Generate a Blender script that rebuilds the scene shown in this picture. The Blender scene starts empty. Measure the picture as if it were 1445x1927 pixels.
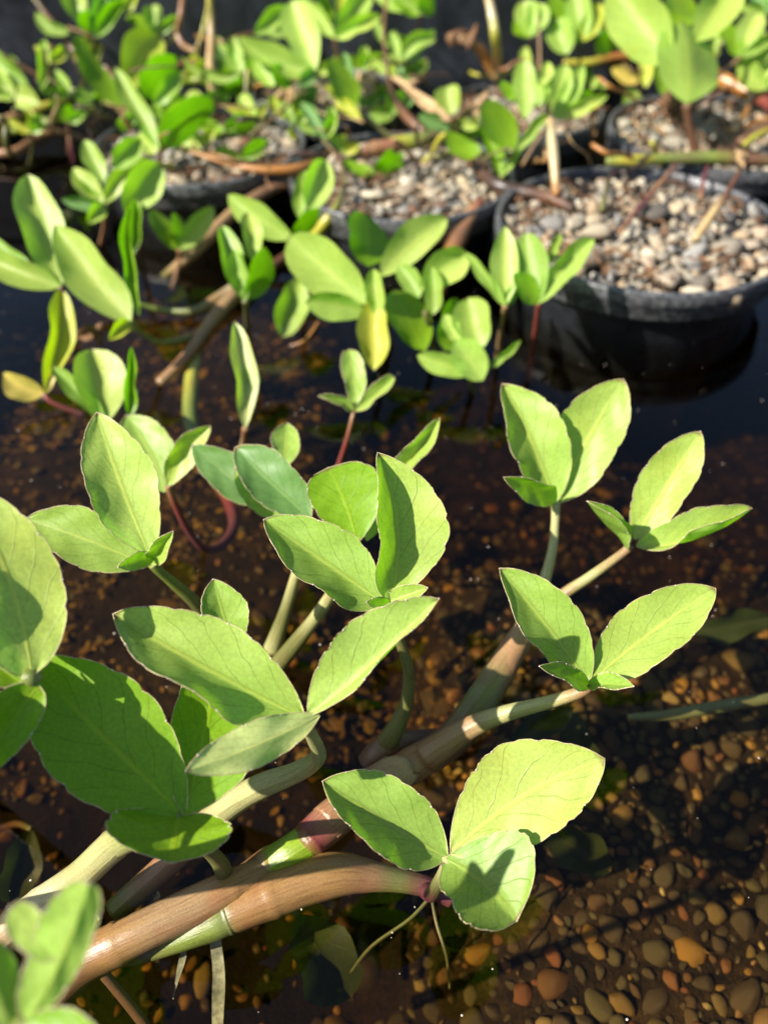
import bpy, bmesh, math, random
from mathutils import Vector, Matrix, noise
R = math.radians
random.seed(7)
S = bpy.context.scene
COL = S.collection

# ------------------------------------------------------------------ camera
CAM = Vector((0, 0, 0.30)); PITCH = 45.0
cd = bpy.data.cameras.new('camera'); cam = bpy.data.objects.new('camera', cd); COL.objects.link(cam)
cam.location = CAM; cam.rotation_euler = (R(90 - PITCH), 0, 0)
cd.sensor_fit = 'VERTICAL'; cd.sensor_height = 36; cd.lens = 18 / (963.5 / 1455.0)
cd.clip_start = 0.01; cd.clip_end = 200
cd.dof.use_dof = True; cd.dof.focus_distance = 0.265; cd.dof.aperture_fstop = 6.6
S.camera = cam

# ------------------------------------------------------------------ light
SUN_AZ = Vector((-0.92, -0.40)).normalized(); SUN_EL = 41.0
w = bpy.data.worlds.new('World'); S.world = w; w.use_nodes = True
nt = w.node_tree; bg = nt.nodes['Background']; sky = nt.nodes.new('ShaderNodeTexSky')
sky.sky_type = 'NISHITA'; sky.sun_disc = False; sky.sun_elevation = R(SUN_EL)
sky.sun_rotation = math.atan2(SUN_AZ.x, SUN_AZ.y)
nt.links.new(sky.outputs[0], bg.inputs[0]); bg.inputs[1].default_value = 0.085
sd = bpy.data.lights.new('sun', 'SUN'); sun = bpy.data.objects.new('sun', sd); COL.objects.link(sun)
sd.energy = 5.0; sd.angle = R(0.55); sd.color = (1.0, 0.95, 0.86)
to_sun = Vector((SUN_AZ.x, SUN_AZ.y, math.tan(R(SUN_EL)))).normalized()
sun.rotation_euler = to_sun.to_track_quat('Z', 'Y').to_euler()
V = S.view_settings; V.view_transform = 'Standard'; V.look = 'None'; V.gamma = 1.0; V.exposure = 1.02
V.use_curve_mapping = False
S.cycles.max_bounces = 10; S.cycles.transparent_max_bounces = 16
S.cycles.transmission_bounces = 6; S.cycles.diffuse_bounces = 3; S.cycles.glossy_bounces = 3
S.cycles.caustics_reflective = False; S.cycles.caustics_refractive = False

# ------------------------------------------------------------------ geometry of the view: places on real heights
FWD = Vector((0, math.cos(R(PITCH)), -math.sin(R(PITCH)))); UP = Vector((0, math.sin(R(PITCH)), math.cos(R(PITCH)))); RT = Vector((1, 0, 0))
F = 1455.0
def ray(u, v): return FWD + RT * ((u - 722.5) / F) + UP * ((963.5 - v) / F)
def P(u, v, z):
    d = ray(u, v); return CAM + d * ((z - CAM.z) / d.z)
def PD(u, v, depth): return CAM + ray(u, v) * depth
def depth(p): return (p - CAM).dot(FWD)
def proj(p):
    q = p - CAM; d = q.dot(FWD); return (722.5 + F * q.x / d, 963.5 - F * q.dot(UP) / d)

# ------------------------------------------------------------------ materials
class N:
    def __init__(s, name):
        s.m = bpy.data.materials.new(name); s.m.use_nodes = True; s.t = s.m.node_tree; s.t.nodes.clear()
        s.out = s.n('ShaderNodeOutputMaterial')
    def n(s, ty, **k):
        x = s.t.nodes.new(ty)
        for a, b in k.items(): setattr(x, a, b)
        return x
    def l(s, a, b): s.t.links.new(a, b)
    def inp(s, sock, v):
        if hasattr(v, 'is_output'): s.l(v, sock)
        else: sock.default_value = v
    def math(s, op, a, b=0.0, c=0.0, clamp=False):
        x = s.n('ShaderNodeMath', operation=op, use_clamp=clamp)
        s.inp(x.inputs[0], a); s.inp(x.inputs[1], b); s.inp(x.inputs[2], c); return x.outputs[0]
    def mix(s, f, a, b, mode='MIX'):
        x = s.n('ShaderNodeMix', data_type='RGBA', blend_type=mode)
        s.inp(x.inputs[0], f); s.inp(x.inputs[6], a if hasattr(a, 'is_output') else (*a, 1)); s.inp(x.inputs[7], b if hasattr(b, 'is_output') else (*b, 1)); return x.outputs[2]
    def noise(s, vec, sc, det=3, rough=.55, out=0):
        x = s.n('ShaderNodeTexNoise'); x.inputs['Scale'].default_value = sc; x.inputs['Detail'].default_value = det; x.inputs['Roughness'].default_value = rough
        if vec is not None: s.l(vec, x.inputs['Vector'])
        return x.outputs[out]
    def ramp(s, f, stops):
        x = s.n('ShaderNodeValToRGB'); e = x.color_ramp.elements
        while len(e) < len(stops): e.new(0.5)
        for i, (p, c) in enumerate(stops): e[i].position = p; e[i].color = (*c, 1)
        s.l(f, x.inputs[0]); return x.outputs[0]
    def rng(s, v, a, b, c=0., d=1.):
        x = s.n('ShaderNodeMapRange', interpolation_type='SMOOTHSTEP'); s.inp(x.inputs[0], v)
        for i, q in zip((1, 2, 3, 4), (a, b, c, d)): x.inputs[i].default_value = q
        return x.outputs[0]
    def bump(s, h, st, dist):
        x = s.n('ShaderNodeBump'); x.inputs['Strength'].default_value = st; x.inputs['Distance'].default_value = dist; s.l(h, x.inputs['Height']); return x.outputs[0]
    def prin(s, col, rough=.5, spec=.5, normal=None, **k):
        x = s.n('ShaderNodeBsdfPrincipled'); s.inp(x.inputs['Base Color'], col if hasattr(col, 'is_output') else (*col, 1)); s.inp(x.inputs['Roughness'], rough); x.inputs['Specular IOR Level'].default_value = spec
        if normal is not None: s.l(normal, x.inputs['Normal'])
        for a, b in k.items(): x.inputs[a].default_value = b
        return x.outputs[0]
    def done(s, sh): s.l(sh, s.out.inputs[0]); return s.m

def leaf_mat():
    n = N('leaf'); oi = n.n('ShaderNodeObjectInfo'); uv = n.n('ShaderNodeUVMap'); uv.uv_map = 'UV'
    tc = n.n('ShaderNodeTexCoord').outputs['Object']
    sx = n.n('ShaderNodeSeparateXYZ'); n.l(uv.outputs[0], sx.inputs[0]); t, s = sx.outputs[0], sx.outputs[1]
    a = n.math('ABSOLUTE', n.math('MULTIPLY_ADD', s, 2.0, -1.0))
    wob = n.math('MULTIPLY_ADD', n.noise(tc, 48, 2), .26, -.13)
    side = n.math('MULTIPLY', n.math('GREATER_THAN', s, .5), .41)
    q = n.math('SUBTRACT', n.math('ADD', t, wob), n.math('MULTIPLY', n.math('POWER', a, .8), .42))
    fr = n.math('FRACT', n.math('ADD', n.math('MULTIPLY_ADD', q, 5.3, 2.0), side))
    dv = n.math('ABSOLUTE', n.math('SUBTRACT', fr, .5))
    vein = n.math('MULTIPLY', n.rng(dv, .006, .034, 1, 0), n.rng(a, .9, .99, 1, 0))
    # finer veins between
    q2 = n.math('ADD', n.math('ADD', t, n.math('MULTIPLY', wob, 1.7)), n.math('MULTIPLY', a, -.05))
    fr2 = n.math('ABSOLUTE', n.math('SUBTRACT', n.math('FRACT', n.math('MULTIPLY', q2, 13.0)), .5))
    vein2 = n.math('MULTIPLY', n.rng(fr2, 0, .05, 1, 0), .22)
    mid = n.math('MULTIPLY', n.rng(a, .02, .07, 1, 0), n.rng(t, .55, 1, 1, .25))
    big = n.noise(tc, 60, 3); fine = n.noise(tc, 900, 3, .6)
    col = n.mix(n.rng(big, .3, .7, 0, .28), oi.outputs['Color'], n.mix(1., oi.outputs['Color'], (1.25, 1.12, .9), 'MULTIPLY'))
    col = n.mix(1., col, n.ramp(fine, [(.3, (.86, .86, .86)), (.7, (1.12, 1.12, 1.12))]), 'MULTIPLY')
    yel = n.mix(1., oi.outputs['Color'], (1.5, 1.22, 1.1), 'MULTIPLY')
    col = n.mix(n.math('MULTIPLY', mid, .7), col, yel)
    col = n.mix(n.math('MULTIPLY', n.math('MAXIMUM', vein, vein2), .62), col, n.mix(1., col, (.50, .52, .32), 'MULTIPLY'))
    # small age spots
    sp = n.n('ShaderNodeTexVoronoi'); sp.inputs['Scale'].default_value = 70; n.l(tc, sp.inputs['Vector'])
    spot = n.math('MULTIPLY', n.rng(sp.outputs[0], .03, .07, 1, 0), n.math('GREATER_THAN', n.noise(tc, 35, 1), .52))
    col = n.mix(n.math('MULTIPLY', spot, .6), col, (.12, .09, .03))
    col = n.mix(n.math('MULTIPLY', n.rng(n.math('ADD', t, n.math('MULTIPLY', n.noise(tc, 300, 2), .06)), .985, 1.02), .8), col, (.22, .13, .06))
    patch = n.noise(tc, 26, 4, .65)
    col = n.mix(n.rng(patch, .52, .7, 0, .3), col, n.mix(1., col, (1.15, .95, .6), 'MULTIPLY'))
    h = n.math('ADD', n.math('MULTIPLY', n.math('SUBTRACT', 1, n.math('MAXIMUM', vein, mid)), .9), n.math('MULTIPLY', fine, .35))
    h = n.math('ADD', h, n.math('MULTIPLY', n.noise(tc, 220, 2), 1.0))
    nb = n.bump(h, .35, .0004)
    pr = n.prin(col, n.ramp(fine, [(0, (.34,) * 3), (1, (.55,) * 3)]), .45, nb)
    tr = n.n('ShaderNodeBsdfTranslucent'); n.l(n.mix(1., col, (.85, 1.35, .04), 'MULTIPLY'), tr.inputs[0]); n.l(nb, tr.inputs[1])
    ms = n.n('ShaderNodeMixShader'); ms.inputs[0].default_value = .42; n.l(pr, ms.inputs[1]); n.l(tr.outputs[0], ms.inputs[2])
    return n.done(ms.outputs[0])

def stem_mat():
    n = N('stem'); at = n.n('ShaderNodeAttribute'); at.attribute_name = 'Col'
    uv = n.n('ShaderNodeUVMap'); uv.uv_map = 'UV'; mp = n.n('ShaderNodeMapping'); mp.inputs['Scale'].default_value = (34, 34, 1); n.l(uv.outputs[0], mp.inputs[0])
    tc = n.n('ShaderNodeTexCoord').outputs['Object']
    st = n.noise(mp.outputs[0], 1.4, 5, .65); sp = n.noise(tc, 1400, 2); bl = n.noise(tc, 90, 3)
    c = n.mix(1., at.outputs[0], n.ramp(st, [(.28, (.60, .50, .46)), (.46, (.95, .93, .92)), (.6, (1.05, 1.05, 1.0)), (.75, (1.3, 1.25, 1.1))]), 'MULTIPLY')
    c = n.mix(n.rng(bl, .5, .75, 0, .5), c, n.mix(1., c, (.95, .62, .55), 'MULTIPLY'))
    c = n.mix(1., c, n.ramp(sp, [(.3, (.85, .85, .85)), (.7, (1.15, 1.15, 1.15))]), 'MULTIPLY')
    nb = n.bump(n.math('ADD', st, n.math('MULTIPLY', sp, .3)), .4, .0006)
    pr = n.prin(c, n.ramp(st, [(0, (.22,) * 3), (1, (.42,) * 3)]), .6, nb)
    tr = n.n('ShaderNodeBsdfTranslucent'); n.l(c, tr.inputs[0])
    ms = n.n('ShaderNodeMixShader'); ms.inputs[0].default_value = .15; n.l(pr, ms.inputs[1]); n.l(tr.outputs[0], ms.inputs[2])
    return n.done(ms.outputs[0])

def stone_mat(name, stops, wet, sc=1.0):
    n = N(name); oi = n.n('ShaderNodeObjectInfo'); g = n.n('ShaderNodeNewGeometry'); tc = n.n('ShaderNodeTexCoord').outputs['Object']
    r = n.math('FRACT', n.math('ADD', oi.outputs['Random'], g.outputs['Random Per Island']))
    c = n.ramp(r, stops)
    for nd in n.t.nodes:
        if nd.type == 'VALTORGB': nd.color_ramp.interpolation = 'LINEAR'
    ns = n.noise(tc, 260 * sc, 4, .7); n2 = n.noise(tc, 1500, 2)
    c = n.mix(1., c, n.ramp(ns, [(.3, (.6, .56, .5)), (.55, (1, 1, 1)), (.75, (1.35, 1.3, 1.2))]), 'MULTIPLY')
    c = n.mix(1., c, n.ramp(n2, [(.3, (.8, .8, .8)), (.7, (1.2, 1.2, 1.2))]), 'MULTIPLY')
    return n.done(n.prin(c, wet, .4, n.bump(n.math('ADD', ns, n.math('MULTIPLY', n2, .4)), .5, .0008)))

def plain_mat(name, col, rough, var=.25, sc=60, bd=.0005, spec=.5, col2=None):
    n = N(name); tc = n.n('ShaderNodeTexCoord').outputs['Object']; ns = n.noise(tc, sc, 5, .65)
    c2 = col2 or tuple(min(1, x * (1 + 2 * var)) for x in col)
    c = n.mix(n.rng(ns, .35, .7), tuple(x * (1 - var) for x in col), c2)
    return n.done(n.prin(c, n.ramp(ns, [(.3, (rough * .8,) * 3), (.7, (min(1, rough * 1.25),) * 3)]), spec, n.bump(ns, .4, bd)))

def floor_mat():
    n = N('pond_sediment'); tc = n.n('ShaderNodeTexCoord').outputs['Object']
    a = n.noise(tc, 9, 4, .6); b = n.noise(tc, 55, 6, .7); c = n.noise(tc, 420, 4, .7)
    col = n.ramp(b, [(.3, (.014, .010, .008)), (.5, (.045, .031, .02)), (.68, (.11, .07, .035)), (.8, (.30, .18, .05))])
    col = n.mix(1., col, n.ramp(c, [(.3, (.55, .5, .45)), (.6, (1.1, 1.1, 1.1)), (.8, (1.8, 1.6, 1.2))]), 'MULTIPLY')
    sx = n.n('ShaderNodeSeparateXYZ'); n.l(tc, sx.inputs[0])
    left_shade = n.rng(n.math('ADD', n.math('ADD', sx.outputs[0], n.math('MULTIPLY', sx.outputs[1], -.25)), n.math('MULTIPLY', a, .12)), -.02, .10, .85, .15)
    left_shade = n.math('MULTIPLY', left_shade, n.rng(sx.outputs[1], .15, .23, 1, .15))
    col = n.mix(left_shade, col, (.014, .012, .011))  # shade over the near left put into the bed colour
    return n.done(n.prin(col, .8, .2, n.bump(n.math('ADD', b, n.math('MULTIPLY', c, .5)), .8, .004)))

def water_mat():
    n = N('water'); tc = n.n('ShaderNodeTexCoord').outputs['Object']; g = n.n('ShaderNodeNewGeometry')
    nb = n.bump(n.noise(tc, 7, 2, .4), .25, .004)
    gl = n.n('ShaderNodeBsdfGlossy'); gl.inputs['Roughness'].default_value = 0.0; n.l(nb, gl.inputs['Normal'])
    tr = n.n('ShaderNodeBsdfTransparent')
    ior = n.math('MULTIPLY_ADD', g.outputs['Backfacing'], (1 / 1.33 - 1.33), 1.33)   # entering and leaving the water both reflect as water does
    fr = n.n('ShaderNodeFresnel'); n.l(ior, fr.inputs['IOR']); n.l(nb, fr.inputs['Normal'])
    ms = n.n('ShaderNodeMixShader'); n.l(fr.outputs[0], ms.inputs[0]); n.l(tr.outputs[0], ms.inputs[1]); n.l(gl.outputs[0], ms.inputs[2])
    va = n.n('ShaderNodeVolumeAbsorption'); va.inputs['Color'].default_value = (.74, .66, .42, 1); va.inputs['Density'].default_value = 20.0
    n.l(va.outputs[0], n.out.inputs[1]); return n.done(ms.outputs[0])

M = dict(leaf=leaf_mat(), stem=stem_mat(), floor=floor_mat(), water=water_mat(),
    rim=plain_mat('leaf_margin', (.42, .34, .17), .45, .3, 300, .0001),
    gland=plain_mat('margin_gland', (.55, .45, .38), .3, .2, 500, .0001),
    pebble=stone_mat('pebble', [(0, (.085, .068, .055)), (.16, (.14, .105, .072)), (.30, (.105, .10, .076)), (.40, (.24, .125, .06)), (.46, (.11, .085, .065)), (.60, (.18, .16, .095)), (.70, (.50, .28, .075)), (.73, (.12, .095, .075)), (.86, (.14, .10, .068)), (.93, (.30, .12, .07)), (1, (.55, .45, .24))], .4),
    gravel=stone_mat('gravel', [(0, (.50, .40, .26)), (.2, (.24, .22, .18)), (.38, (.56, .49, .36)), (.52, (.13, .11, .09)), (.66, (.46, .33, .20)), (.8, (.33, .32, .29)), (.9, (.09, .075, .06)), (1, (.62, .56, .44))], .7),
    soil=plain_mat('dark_soil', (.035, .026, .018), .9, .4, 200, .002),
    plastic=plain_mat('black_plastic', (.010, .011, .013), .30, .3, 40, .0004, .7),
    rimplastic=plain_mat('sunlit_rim', (.05, .052, .058), .42, .45, 260, .0009, .7, (.13, .13, .13)),  # rim lighter than the body: sunlight put into its grey, with dirt mottling
    tank=plain_mat('tank_plastic', (.013, .015, .020), .5, .4, 25, .0006, .4),
    concrete=plain_mat('concrete', (.25, .24, .22), .85, .3, 12, .002),
    dead=plain_mat('dead_sheath', (.42, .26, .13), .7, .35, 300, .0006, .2, (.60, .42, .22)),
    brown=plain_mat('withered', (.14, .07, .035), .7, .4, 300, .0006, .2, (.26, .14, .07)),
    litter=stone_mat('leaf_litter', [(0, (.08, .05, .03)), (.3, (.26, .15, .05)), (.5, (.12, .08, .04)), (.7, (.42, .26, .06)), (.85, (.20, .15, .05)), (.94, (.70, .42, .08)), (1, (.15, .10, .05))], .6),
    root=plain_mat('pale_root', (.24, .24, .17), .6, .35, 200, .0003, .3),
)
def bub():
    n = N('bubble_film'); g = n.n('ShaderNodeBsdfGlossy'); g.inputs['Roughness'].default_value = .03; t = n.n('ShaderNodeBsdfTransparent')
    lw = n.n('ShaderNodeLayerWeight'); lw.inputs[0].default_value = .35
    ms = n.n('ShaderNodeMixShader'); n.l(n.math('ADD', lw.outputs['Facing'], .12), ms.inputs[0]); n.l(t.outputs[0], ms.inputs[1]); n.l(g.outputs[0], ms.inputs[2]); return n.done(ms.outputs[0])
M['bubble'] = bub()

# ------------------------------------------------------------------ mesh helpers
def link(name, me, mat, parent=None, loc=None, smooth=True):
    if smooth:
        me.polygons.foreach_set('use_smooth', [True] * len(me.polygons))
    o = bpy.data.objects.new(name, me)
    if mat is not None and not me.materials:
        for m in (mat if isinstance(mat, (list, tuple)) else [mat]): me.materials.append(m)
    COL.objects.link(o)
    if parent: o.parent = parent
    if loc is not None: o.location = loc
    return o
def tag(o, label=None, cat=None, group=None, kind=None):
    for k, v in (('label', label), ('category', cat), ('group', group), ('kind', kind)):
        if v: o[k] = v
    return o
def empty(name, loc, label=None, cat=None, group=None):
    o = bpy.data.objects.new(name, None); o.empty_display_size = .01; o.location = loc; COL.objects.link(o)
    return tag(o, label, cat, group)
def mesh(name, vs, fs): 
    me = bpy.data.meshes.new(name); me.from_pydata([tuple(v) for v in vs], [], fs); return me
def wloc(p):
    v = Vector(p.location)
    while p.parent: p = p.parent; v = v + p.location
    return v

def crom(pts, n):
    out = []
    m = len(pts)
    for i in range(m - 1):
        p0, p1, p2, p3 = pts[max(i - 1, 0)], pts[i], pts[i + 1], pts[min(i + 2, m - 1)]
        for k in range(n):
            t = k / n
            out.append([.5 * (2 * b + (c - a) * t + (2 * a - 5 * b + 4 * c - d) * t * t + (3 * b - a - 3 * c + d) * t ** 3) for a, b, c, d in zip(p0, p1, p2, p3)])
    out.append(list(pts[-1])); return out

def tube(name, pts, parent, n=6, sides=10, mat='stem', flat=1.0, nodes=(), wob=.05):
    """pts: (Vector, radius m, colour) ; parent is an object; returns the tube object."""
    rows = crom([[*p, r, *c] for p, r, c in pts], n)
    org = wloc(parent); vs, cs, uvs, fs = [], [], [], []
    up = None; L = 0; sd_ = random.random() * 50
    for i, r in enumerate(rows):
        p = Vector(r[:3]); a = Vector(rows[max(i - 1, 0)][:3]); b = Vector(rows[min(i + 1, len(rows) - 1)][:3]); t = (b - a).normalized()
        if up is None: up = t.orthogonal().normalized()
        up = (up - t * up.dot(t)).normalized(); si = t.cross(up)
        if i: L += (p - Vector(rows[i - 1][:3])).length
        rad = max(r[3], .0002) * (1 + wob * noise.noise(Vector((L * 60, sd_, 0))))
        for nd in nodes:
            rad *= 1 + .06 * math.exp(-((i / n - nd) / .09) ** 2)
        for k in range(sides + 1):
            an = 2 * math.pi * k / sides
            rr = rad * (1 + .035 * noise.noise(Vector((math.cos(an) * 1.5, math.sin(an) * 1.5, L * 40 + sd_))))
            vs.append(p + up * math.cos(an) * rr + si * math.sin(an) * rr * flat - org)
            cs.append((max(r[4], 0), max(r[5], 0), max(r[6], 0), 1)); uvs.append((L, k / sides))
    W = sides + 1
    for i in range(len(rows) - 1):
        for k in range(sides):
            fs.append((i * W + k, i * W + k + 1, (i + 1) * W + k + 1, (i + 1) * W + k))
    for base, row, rev in ((0, rows[0], True), ((len(rows) - 1) * W, rows[-1], False)):
        c = len(vs); vs.append(Vector(row[:3]) - org); cs.append(cs[base]); uvs.append((uvs[base][0], .5))
        for k in range(sides): fs.append((c, base + k + 1, base + k) if rev else (c, base + k, base + k + 1))
    me = mesh(name, vs, fs)
    at = me.color_attributes.new('Col', 'FLOAT_COLOR', 'POINT'); at.data.foreach_set('color', [x for c in cs for x in c])
    ul = me.uv_layers.new(name='UV')
    for lp in me.loops: ul.data[lp.index].uv = uvs[lp.vertex_index]
    return link(name, me, M[mat], parent, (0, 0, 0))

def prof(t, a=.80, b=.70):
    pk = a / (a + b); return (t ** a) * ((1 - t) ** b) / (pk ** a * (1 - pk) ** b)

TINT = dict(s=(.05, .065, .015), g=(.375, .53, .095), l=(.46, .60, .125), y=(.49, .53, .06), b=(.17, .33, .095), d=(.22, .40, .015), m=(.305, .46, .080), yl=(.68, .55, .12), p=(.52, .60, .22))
def leaflet(parent, base, tipuv, w, aL=30, aR=30, dd=0., bow=0., wr=None, cup=0., c='g', hi=True, wave=1., pa=.82, pb=.80, mat='leaf', curl=14, name='leaflet'):
    wr = w if wr is None else wr
    if not hi and mat == 'leaf' and name == 'leaflet':
        kw = 1.04 if w > 27 else .96; w, wr = w * kw, wr * kw; aL += random.uniform(4, 22); aR += random.uniform(4, 22); bow += random.uniform(-4, 4); pb = max(pb, .62); pa = random.uniform(.72, .95)
        if pb > .65: pb = random.uniform(.66, .9)
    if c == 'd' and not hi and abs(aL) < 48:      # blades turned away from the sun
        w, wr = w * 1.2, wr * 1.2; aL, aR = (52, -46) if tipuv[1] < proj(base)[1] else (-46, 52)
    tip = PD(tipuv[0], tipuv[1], depth(base) + dd * .01)
    ax = tip - base; Ln = ax.length; a = ax.normalized(); mid = (base + tip) / 2
    vw = CAM - mid; vw = (vw - a * vw.dot(a)).normalized(); lf_ = vw.cross(a).normalized()
    px = depth(mid) / F
    nt_, ns = (34, 6) if hi else (12, 3)
    NT = random.randint(6, 8); ph = random.random() * 6; ph2 = random.random() * 6; sg = random.choice((-1, 1))
    vs, uvs, fs = [], [], []; edges = {1: [], -1: []}
    for i in range(nt_ + 1):
        t = i / nt_; q = 4 * t * (1 - t)
        cen = base.lerp(tip, t) + lf_ * (bow * px * q) + vw * (cup * px * q) + vw * (sg * .012 * Ln * math.sin(t * 5 + ph))
        half = {}
        for sgn, W, an in ((1, w, aL), (-1, wr, aR)):
            e = prof(t, pa, pb) if 0 < t < 1 else 0
            nf = NT * t + .15 * sgn; d = abs(nf - round(nf))
            e *= 1 - (.055 * max(0, 1 - d / .2)) * (1 if .2 < t < .97 else .3) if hi else 1
            e *= 1 + .03 * math.sin(t * 9 + ph + sgn)
            W_ = max(W * px * e, .00025 if i < nt_ else .0001); p = cen.copy(); row = []
            for k in range(1, ns + 1):
                s = k / ns; ang = R(an * min(1, .35 + t * 1.6) + curl * (s - .5) * 2 * .7)
                dirv = lf_ * (sgn * math.cos(ang)) + vw * math.sin(ang)
                p = p + dirv * (W_ / ns)
                nrm = vw * math.cos(ang) - lf_ * (sgn * math.sin(ang))
                o = nrm * (wave * .020 * Ln * s * s * math.sin(t * 11 + ph2 + sgn * 1.7) * q) + nrm * (.006 * Ln * math.sin(t * 21 + s * 5 + ph) * s * (1 - s) * 3)
                row.append((p + o, s))
            half[sgn] = row; edges[sgn].append(row[-1][0])
        line = [(x, -s) for x, s in reversed(half[-1])] + [(cen, 0)] + half[1]
        for x, s in line: vs.append(x - base); uvs.append((t, s * .5 + .5))
    Wd = 2 * ns + 1
    for i in range(nt_):
        for k in range(Wd - 1): fs.append((i * Wd + k, i * Wd + k + 1, (i + 1) * Wd + k + 1, (i + 1) * Wd + k))
    nleaf = len(fs)
    if hi and mat == 'leaf':       # raised margin and its glands, part of the blade's own edge
        mr = .00015
        for sgn in (1, -1):
            E = edges[sgn]; b0 = len(vs)
            for i, p in enumerate(E):
                t = (E[min(i + 1, len(E) - 1)] - E[max(i - 1, 0)]).normalized(); u_ = t.orthogonal().normalized(); v_ = t.cross(u_)
                for k in range(4):
                    an = k * math.pi / 2; vs.append(p + (u_ * math.cos(an) + v_ * math.sin(an)) * mr - base); uvs.append((0, 0))
            for i in range(len(E) - 1):
                for k in range(4): fs.append((b0 + i * 4 + k, b0 + i * 4 + (k + 1) % 4, b0 + (i + 1) * 4 + (k + 1) % 4, b0 + (i + 1) * 4 + k))
        nrim = len(fs)
        spots = [(E_[-1]) for E_ in (edges[1],)]
        for sgn in (1, -1):
            for j in range(2, NT + 1):
                t = (j - .15 * sgn) / NT
                if .2 < t < .96: 
                    x = t * nt_; i0 = int(x); spots.append(edges[sgn][i0].lerp(edges[sgn][min(i0 + 1, nt_)], x - i0))
        for sp in spots:
            r = .00040 * random.uniform(.6, 1.1); b0 = len(vs)
            for d_ in ((1, 0, 0), (-1, 0, 0), (0, 1, 0), (0, -1, 0), (0, 0, 1), (0, 0, -1)): vs.append(sp + Vector(d_) * r - base); uvs.append((0, 0))
            for f_ in ((0, 2, 4), (2, 1, 4), (1, 3, 4), (3, 0, 4), (2, 0, 5), (1, 2, 5), (3, 1, 5), (0, 3, 5)): fs.append(tuple(b0 + q_ for q_ in f_))
    me = mesh(name, vs, fs)
    ul = me.uv_layers.new(name='UV')
    for lp in me.loops: ul.data[lp.index].uv = uvs[lp.vertex_index]
    if hi and mat == 'leaf':
        for m_ in (M['leaf'], M['rim'], M['gland']): me.materials.append(m_)
        me.polygons.foreach_set('material_index', [0] * nleaf + [1] * (nrim - nleaf) + [2] * (len(fs) - nrim))
    o = link(name, me, M[mat], parent, base - wloc(parent))
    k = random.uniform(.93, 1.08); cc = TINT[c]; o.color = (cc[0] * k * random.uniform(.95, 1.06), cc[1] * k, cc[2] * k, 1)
    return o

# stem colours
C = dict(tan=(.34, .21, .10), pink=(.33, .175, .085), red=(.22, .055, .04), brown=(.17, .085, .045), green=(.20, .25, .05), bright=(.24, .34, .02),
         pale=(.42, .40, .17), olive=(.17, .17, .055), dark=(.06, .035, .025), straw=(.52, .38, .18), orange=(.42, .19, .05), plum=(.15, .045, .05), cream=(.55, .48, .28), yel=(.42, .40, .05), rust=(.31, .17, .062))
def tp(lst):  # (u, v, z, r_mm, colour)
    return [(P(u, v, z), r * .001, C[c]) for u, v, z, r, c in lst]
def lf(tu, tv, w, aL=30, aR=30, dd=0, **k): return dict(tip=(tu, tv), w=w, aL=aL, aR=aR, dd=dd, **k)

def add_leaves(parent, bu, bv, z, leaves, hi):
    for L_ in leaves:
        L_ = dict(L_); b = L_.pop('b', None); bz = L_.pop('bz', 0); tip = L_.pop('tip')
        base = P(*(b or (bu, bv)), z) if b is None else PD(b[0], b[1], depth(P(bu, bv, z)) + bz * .01)
        leaflet(parent, base, tip, L_.pop('w'), hi=hi, **L_)

def shoot(label, base, stalk, leaves, hi=False, name='bogbean_shoot', group=None):
    """one stalk with its leaflets; base (u, v, z)"""
    b = P(*base)
    foot = P(*stalk[-1][:3]) if stalk else b
    root = empty(name, foot, label, 'water plant', group)
    if stalk:
        s0 = stalk[0]
        pts = [(base[0], base[1], base[2], s0[3] * 1.15, s0[4])] + list(stalk)
        tube('leaf_stalk', tp(pts), root, n=6, sides=12 if hi else 8)
    add_leaves(root, *base, leaves, hi)
    return root

# ------------------------------------------------------------------ setting: tank, floor, water
g = mesh('ground', [(-30, -30, 0), (30, -30, 0), (30, 30, 0), (-30, 30, 0)], [(0, 1, 2, 3)])
tag(link('ground', g, M['concrete'], None, (0, 0, -.195), False), kind='structure')
X0, X1, Y0, Y1, ZB, ZT = -.62, .75, -.36, .985, -.19, .21
def wall_mesh(pts, th=.006):
    bm = bmesh.new()
    (x0, y0), (x1, y1) = pts; dx, dy = x1 - x0, y1 - y0; L = math.hypot(dx, dy); nx, ny = -dy / L, dx / L
    n = 40
    def V_(i, o, z): return bm.verts.new((x0 + dx * i / n + nx * o, y0 + dy * i / n + ny * o, z))
    prev = None
    prof_ = [(0, ZB), (0, ZT - .012), (-.012, ZT - .004), (-.014, ZT + .004), (-.010, ZT + .008), (.004, ZT + .007), (th, ZT), (th, ZT * .89), (th + .0025, ZT * .88), (th + .0025, ZT * .82), (th, ZT * .81), (th, ZB)]
    prof_ = [(-o, z) for o, z in prof_]
    for i in range(n + 1):
        row = [V_(i, o, z) for o, z in prof_]
        if prev:
            for k in range(len(row)): bm.faces.new((prev[k], row[k], row[(k + 1) % len(row)], prev[(k + 1) % len(row)]))
        prev = row
    me = bpy.data.meshes.new('tank_wall'); bm.normal_update(); bm.to_mesh(me); bm.free(); return me
tank = empty('water_tank', (0, .3, ZB), 'black plastic tank wall standing behind the pots and plants', 'tank')
for pts in (((X0, Y1), (X1, Y1)), ((X0, Y0 + .02), (X0, Y1 - .02)), ((X1, Y1 - .02), (X1, Y0 + .02)), ((X1, Y0), (X0, Y0))):
    link('tank_wall', wall_mesh(pts), M['tank'], tank, -tank.location, False)
bm = bmesh.new(); bmesh.ops.create_grid(bm, x_segments=110, y_segments=120, size=1)
FZ = -.075
def sm(v, a, b):
    t = min(1, max(0, (v - a) / (b - a))); return t * t * (3 - 2 * t)
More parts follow.
